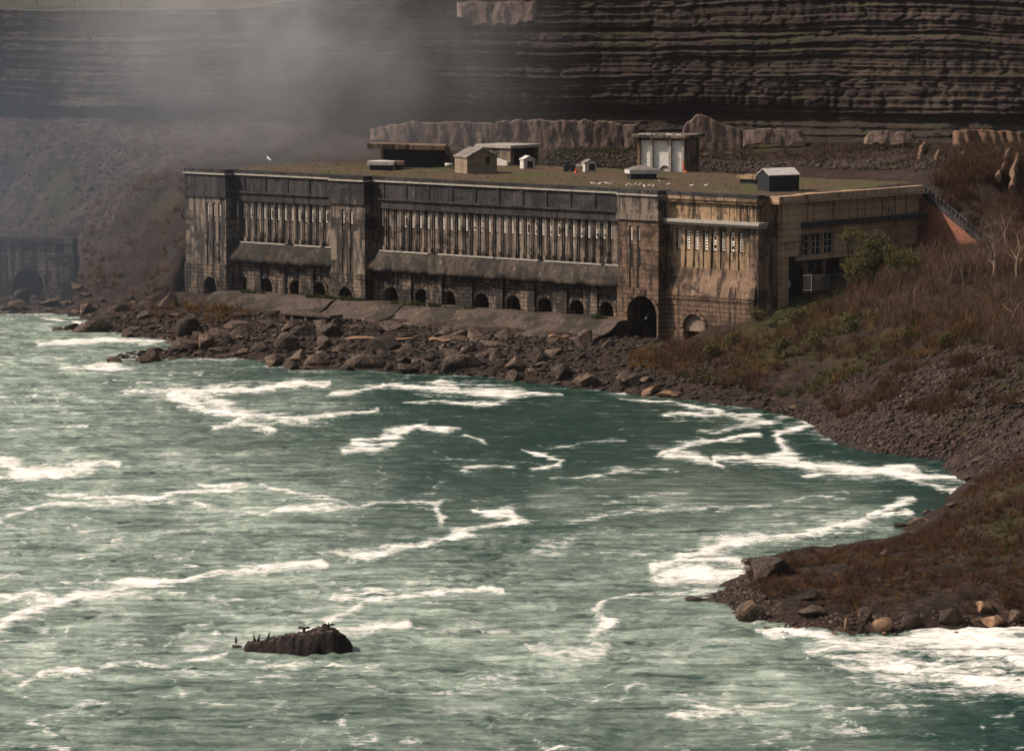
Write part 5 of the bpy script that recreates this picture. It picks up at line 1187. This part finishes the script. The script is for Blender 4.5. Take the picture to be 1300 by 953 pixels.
def apron_tufts():
    R = np.random.RandomState(3); n = 130; xs = R.choice([330, 405, 425, 438, 450, 458, 512, 535, 552, 600, 770], n) + R.normal(0, 8, n); S = np.array([fs(x, 380, -1.5)[0] for x in xs]); v = R.uniform(-3.2, -2.0, n)
    X = P0.x + D_.x * S + IN.x * v; Y = P0.y + D_.y * S + IN.y * v
    V, F_ = twigs(X, Y, np.full(n, ZB - .1), R.uniform(.2, .75, n), R, 30, .035, .5)
    tag(mesh_np('apron_grass', V, F_, M['grass']), 'green grass tufts at the foot of the tunnel mouths', 'grass', kind='stuff')
apron_tufts()
roof_grit()

def bare_tree(name, px, py, h, seed, mt, label, lean=(0, 0), z0=8, group=None, levels=5, thick=.1, leaves=None, up=.35, spread=.75, cat='tree', pos=None):
    rr = random.Random(seed); p = pos or on_ground(px, py, z0=z0); e = empty(name, (p.x, p.y, p.z - .1), rr.uniform(0, 6), label, cat, group)
    tr, br = MB(), MB(); tips = []; h *= 1.45; thick *= 1.2
    def grow(a, d, L, r, lv):
        k = 4; pts = [a]; rad = [r]; c = a; dd = d.copy()
        for i in range(k):
            dd = (dd + Vector((rr.gauss(0, .16), rr.gauss(0, .16), rr.gauss(0, .10) + up * .12))).normalized(); c = c + dd * L / k; pts.append(c); rad.append(r * (1 - .5 * (i + 1) / k))
        (tr if lv == levels else br).tube(pts, rad, 5 if lv > 2 else 3, cap=False)
        if lv <= 1: tips.append(c)
        if lv == 0: return
        n = rr.choice((3, 4)) if lv > 1 else 3
        for i in range(n):
            t = rr.choice(pts[1:]) if i else pts[-1]
            nd_ = (dd + Vector((rr.gauss(0, spread), rr.gauss(0, spread), rr.gauss(up * .5, .35)))).normalized()
            grow(t, nd_, L * rr.uniform(.55, .8), rad[-1] * rr.uniform(.6, .85), lv - 1)
    grow(Vector((0, 0, 0)), Vector((lean[0], lean[1], 1)).normalized(), h * .34, thick, levels)
    tr.build('trunk', mt, e); cr = br.build('crown', mt, e)
    if leaves:
        R = np.random.RandomState(seed); T = np.array(tips); idx = R.randint(0, len(T), leaves); P = T[idx] + R.normal(0, .28, (leaves, 3))
        dx = R.normal(0, 1, (leaves, 3)); dx /= np.linalg.norm(dx, axis=1)[:, None]; dy = np.cross(dx, R.normal(0, 1, (leaves, 3))); dy /= np.linalg.norm(dy, axis=1)[:, None]
        s = R.uniform(.06, .14, leaves)[:, None]
        V = np.stack([P - dx * s, P + dy * s * .6, P + dx * s, P - dy * s * .6], 1).reshape(-1, 3); F_ = np.arange(len(V)).reshape(-1, 4)
        mesh_np('foliage', V, F_, M['tree_leaf'], cr)
    return e
bare_tree('bare_tree', 1021, 372, 6.5, 3, M['bark_pale'], 'pale leafless tree in front of the dark loading bay', levels=5, thick=.16, spread=.9)
bare_tree('leafy_tree', 1105, 378, 7.2, 12, M['bark'], 'round olive green tree at the right end of the station', z0=9, leaves=14000, levels=5, thick=.2)
bare_tree('leafy_tree', 1082, 376, 4.6, 15, M['bark'], 'smaller yellow green bushy tree left of the round one', z0=9, leaves=7000, levels=5, thick=.12)
bare_tree('leafy_tree', 1140, 372, 5.0, 18, M['bark'], 'thin olive tree right of the round one', z0=10, leaves=4000, levels=5, thick=.12)
bare_tree('bare_tree', 1262, 352, 8.5, 31, M['bark_pale'], 'wide leafless tree with pale branches right of the brick wall', z0=14, levels=6, thick=.22, spread=1.0)
bare_tree('bare_tree', 1292, 360, 8, 36, M['bark_pale'], 'leafless tree cut by the right edge of the picture', z0=15, levels=6, thick=.2, spread=.9)
bare_tree('bare_tree', 1222, 366, 5, 44, M['bark'], 'small dark leafless tree leaning below the brick wall', z0=12, lean=(.5, -.3), levels=5, thick=.13)
bare_tree('bare_tree', 1240, 425, 5.5, 51, M['twig_grey'], 'greyish leafless bush in the middle of the right slope', z0=11, levels=5, thick=.1)
bare_tree('bare_tree', 1180, 420, 4.5, 55, M['twig_grey'], 'low leafless bush left of the greyish slope bush', z0=8, levels=5, thick=.08)
bare_tree('bare_sapling', 1092, 712, 2.6, 61, M['bark'], 'thin leafless sapling rising above the near promontory brush', z0=1.4, levels=5, thick=.05, spread=.45, up=.8)
bare_tree('bare_sapling', 1190, 640, 2.4, 64, M['twig_red'], 'reddish leafless sapling at the inner shore of the promontory', z0=1.4, levels=5, thick=.05)
bare_tree('bare_tree', 1278, 330, 7.5, 71, M['bark_pale'], 'pale many-branched leafless tree between the wide one and the right edge', z0=15, levels=6, thick=.16, spread=1.0)
bare_tree('bare_tree', 1250, 300, 5.5, 73, M['bark'], 'dark leafless tree just right of the foot of the stair', z0=15, levels=5, thick=.13, spread=.9)
bare_tree('bare_tree', 1285, 410, 5.5, 75, M['bark_pale'], 'pale spreading leafless bush low at the right edge above the scree', z0=12, levels=6, thick=.12, spread=1.1)
bare_tree('bare_tree', 1160, 395, 4.5, 77, M['bark_pale'], 'pale leaning dead tree right of the thin olive tree', z0=10, lean=(-.6, .2), levels=5, thick=.11, spread=.8)
for i, (x, y, h) in enumerate([(1010, 420, 2.2), (960, 415, 2.0), (1040, 450, 2.4), (930, 445, 1.8), (1075, 430, 2.4), (990, 455, 1.8), (900, 455, 1.6), (1110, 420, 2.2), (1150, 440, 2.0), (1200, 445, 1.8)]):
    bare_tree('leafy_shrub', x, y, h, 400 + i, M['bark'], f'{ORD[i]} of the olive leafy shrubs spread over the grassy slope', z0=6, levels=4, thick=.06, leaves=1500, cat='shrub', group='olive shrubs on the right slope')
rs = random.Random(8)
SH = [(985, 360, 'the corner of the station'), (1021, 372, 'the pale tree'), (1075, 366, 'the fence end'), (1105, 378, 'the round olive tree'), (1140, 372, 'the thin olive tree'), (1180, 420, 'the low leafless bush'), (1240, 425, 'the greyish slope bush'), (1262, 352, 'the wide pale tree'), (1222, 366, 'the small leaning tree'), (1292, 360, 'the tree at the right edge'), (1020, 440, 'the middle of the olive slope'), (960, 420, 'the right foot of the station'), (1130, 460, 'the top of the scree')]
PH = [(980, 733, 'the overhanging ledge rock'), (1030, 762, 'the flat topped grey slab'), (1092, 712, 'the thin sapling'), (1122, 790, 'the squarish ochre boulder'), (1205, 785, 'the dark round boulder'), (1253, 775, 'the ochre pair'), (1190, 700, 'the olive patch'), (1290, 740, 'the right edge of the promontory')]
def shrub_label(x, y, h, L, kind, tall):
    n = min(L, key=lambda t: (t[0] - x) ** 2 + (2 * (t[1] - y)) ** 2)
    side = ('left of' if x < n[0] else 'right of') if abs(x - n[0]) > abs(2 * (y - n[1])) else ('behind' if y < n[1] else 'in front of')
    return f"{'tall' if h > tall else 'low'} {kind} leafless shrub {side} {n[2]}"
KN = {'twig_grey': 'grey-brown', 'twig_red': 'reddish', 'bark': 'dark brown'}
for i in range(44):
    x, y = rs.uniform(930, 1295), rs.uniform(350, 470)
    if y > 380 + (1300 - x) * .22 + 30 or y < 385 - (x - 930) * .2: continue
    h = rs.uniform(2.2, 4.2); kk = rs.choice(['twig_grey', 'twig_red', 'bark']); lb_ = shrub_label(x, y, h, SH, KN[kk], 3.2)
    if lb_ in USED: continue
    USED.add(lb_)
    bare_tree('bare_shrub', x, y, h, 100 + i, M[kk], lb_, z0=8, levels=4, thick=.06, group='leafless shrubs on the right hillside', cat='shrub')
for i in range(16):
    x = rs.uniform(970, 1290); y = rs.uniform(715, 770)
    h = rs.uniform(1.0, 1.9); kk = rs.choice(['twig_red', 'twig_red', 'bark']); lb_ = shrub_label(x, y, h, PH, KN[kk], 1.35)
    if lb_ in USED: continue
    USED.add(lb_)
    bare_tree('bare_shrub', x, y, h, 200 + i, M[kk], lb_, z0=1.3, levels=4, thick=.03, group='red shrubs on the near promontory', cat='shrub')
for i, (x, h) in enumerate(((12, 4), (40, 5), (150, 4.5), (420, 4), (455, 3), (500, 3.2), (90, 3))):
    X = at(x, 10, Y=700).x; yy = float(cliff_y(np.array([X]))[0]) + 9 + i % 3
    bare_tree('leafy_bush', 0, 0, h, 300 + i, M['bark'], f'{ORD[i]} green bush built into the fringe on the cliff rim'.replace('built into', 'in'), leaves=2500, levels=4, thick=.1, cat='bush', group='bushes on the cliff rim', pos=Vector((X, yy, 42.6 + 4.6 * float(sstep(-52, -8, np.array(X))) + .6)))

# chain link fence
def fence():
    pts = [on_ground(x, y, z0=7.5) for x, y in ((962, 372), (985, 371), (1008, 370), (1030, 369), (1052, 368), (1076, 366))]
    e = empty('chain_link_fence', pts[0], 0, 'grey chain link fence on the green bank in front of the loading bay', 'fence')
    o = pts[0]
    for p in pts: mb = MB(); q = p - o; mb.tube([q - Vector((0, 0, .2)), q + Vector((0, 0, 2.0))], [.045, .045], 6); mb.build('post', M['steel'], e)
    mb = MB()
    for z in (.1, 2.0): mb.tube([p - o + Vector((0, 0, z)) for p in pts], [.03] * len(pts), 5)
    mb.build('rail', M['steel'], e)
    mb = MB()
    for a, b_ in zip(pts[:-1], pts[1:]):
        a, b_ = a - o, b_ - o; n = 16
        for k in range(-8, n):
            for sgn in (0, 1):
                t0, t1 = k / n, (k + 8) / n; z0, z1 = .1, 2.0
                if t0 < 0: z0 = .1 + 1.9 * (-t0) / (t1 - t0); t0 = 0
                if t1 > 1: z1 = .1 + 1.9 * (1 - k / n) / (8 / n); t1 = 1
                if sgn: t0, t1 = 1 - t0, 1 - t1
                mb.tube([a.lerp(b_, t0) + Vector((0, 0, z0)), a.lerp(b_, t1) + Vector((0, 0, z1))], [.006, .006], 3, cap=False)
    mb.build('wire_mesh', M['steel'], e)
fence()

# ------------------------------------------------------------------ air
def volume(name, dens, col, aniso=.3):
    m = bpy.data.materials.new(name); m.use_nodes = True; nt = m.node_tree; nt.nodes.clear()
    out = nt.nodes.new('ShaderNodeOutputMaterial'); v = nt.nodes.new('ShaderNodeVolumePrincipled')
    v.inputs['Color'].default_value = c4(col); v.inputs['Anisotropy'].default_value = aniso; v.inputs['Density'].default_value = dens
    nt.links.new(v.outputs[0], out.inputs['Volume']); return m, nt, v
m, nt, v = volume('haze_air', 0.00002, (0.86, 0.86, 0.92))
mb = MB(); mb.box(-420, 420, -40, 900, -9, 75); tag(mb.build('haze', m), 'thin pale haze filling the gorge', 'haze', kind='stuff')
# spray drifting from the falls: a closed cloud in front of the cliff
m, nt, v = volume('spray', 0.0, (0.93, 0.95, 1.0), .2)
tc = nd(nt, 'ShaderNodeTexCoord'); 
d = nd(nt, 'ShaderNodeVectorMath', {0: tc.outputs['Object']}, operation='LENGTH').outputs['Value']
nv = nd(nt, 'ShaderNodeMapping', {'Vector': tc.outputs['Object'], 'Scale': (1.0, .6, .8), 'Rotation': (0, .6, 0)}).outputs[0]
n1 = noise(nt, nv, 2.3, 6, .62, 1.2)
den = math_(nt, 'MULTIPLY', math_(nt, 'POWER', mapr(nt, d, 1.0, 0.0, 0, 1), 2.0), mapr(nt, n1, 0.38, 0.60, 0.10, 1.0))
nt.links.new(math_(nt, 'MULTIPLY', den, 0.066), v.inputs['Density'])
mb = MB(); n = 12
mb.tube([(0, 0, -1), (0, 0, -.9), (0, 0, -.6), (0, 0, -.2), (0, 0, .2), (0, 0, .6), (0, 0, .9), (0, 0, 1)], [.05, .43, .8, .98, .98, .8, .43, .05], 18)
for nm, (px, py, Y, sx, sy, sz, rot, lab) in {'a': (330, 20, 664, 60, 22, 40, .5, 'pale spray cloud drifting up the cliff at the upper left')}.items():
    o = mb.build('spray_cloud', m); o.location = at(px, py, Y=Y); o.scale = (sx, sy, sz); o.rotation_euler = (0, rot, 0); tag(o, lab, 'spray', kind='stuff')
m2, nt, v = volume('left_mist', 0.0, (0.60, 0.76, 1.0), .2)
tc = nd(nt, 'ShaderNodeTexCoord'); d = nd(nt, 'ShaderNodeVectorMath', {0: tc.outputs['Object']}, operation='LENGTH').outputs['Value']
nt.links.new(math_(nt, 'MULTIPLY', math_(nt, 'POWER', mapr(nt, d, 1.0, 0.0, 0, 1), 1.8), 0.0056), v.inputs['Density'])
o = mb.build('mist_bank', m2); o.location = (-84, 655, 16); o.scale = (88, 62, 50); tag(o, 'thin bluish mist lying over the left end of the gorge', 'mist', kind='stuff')
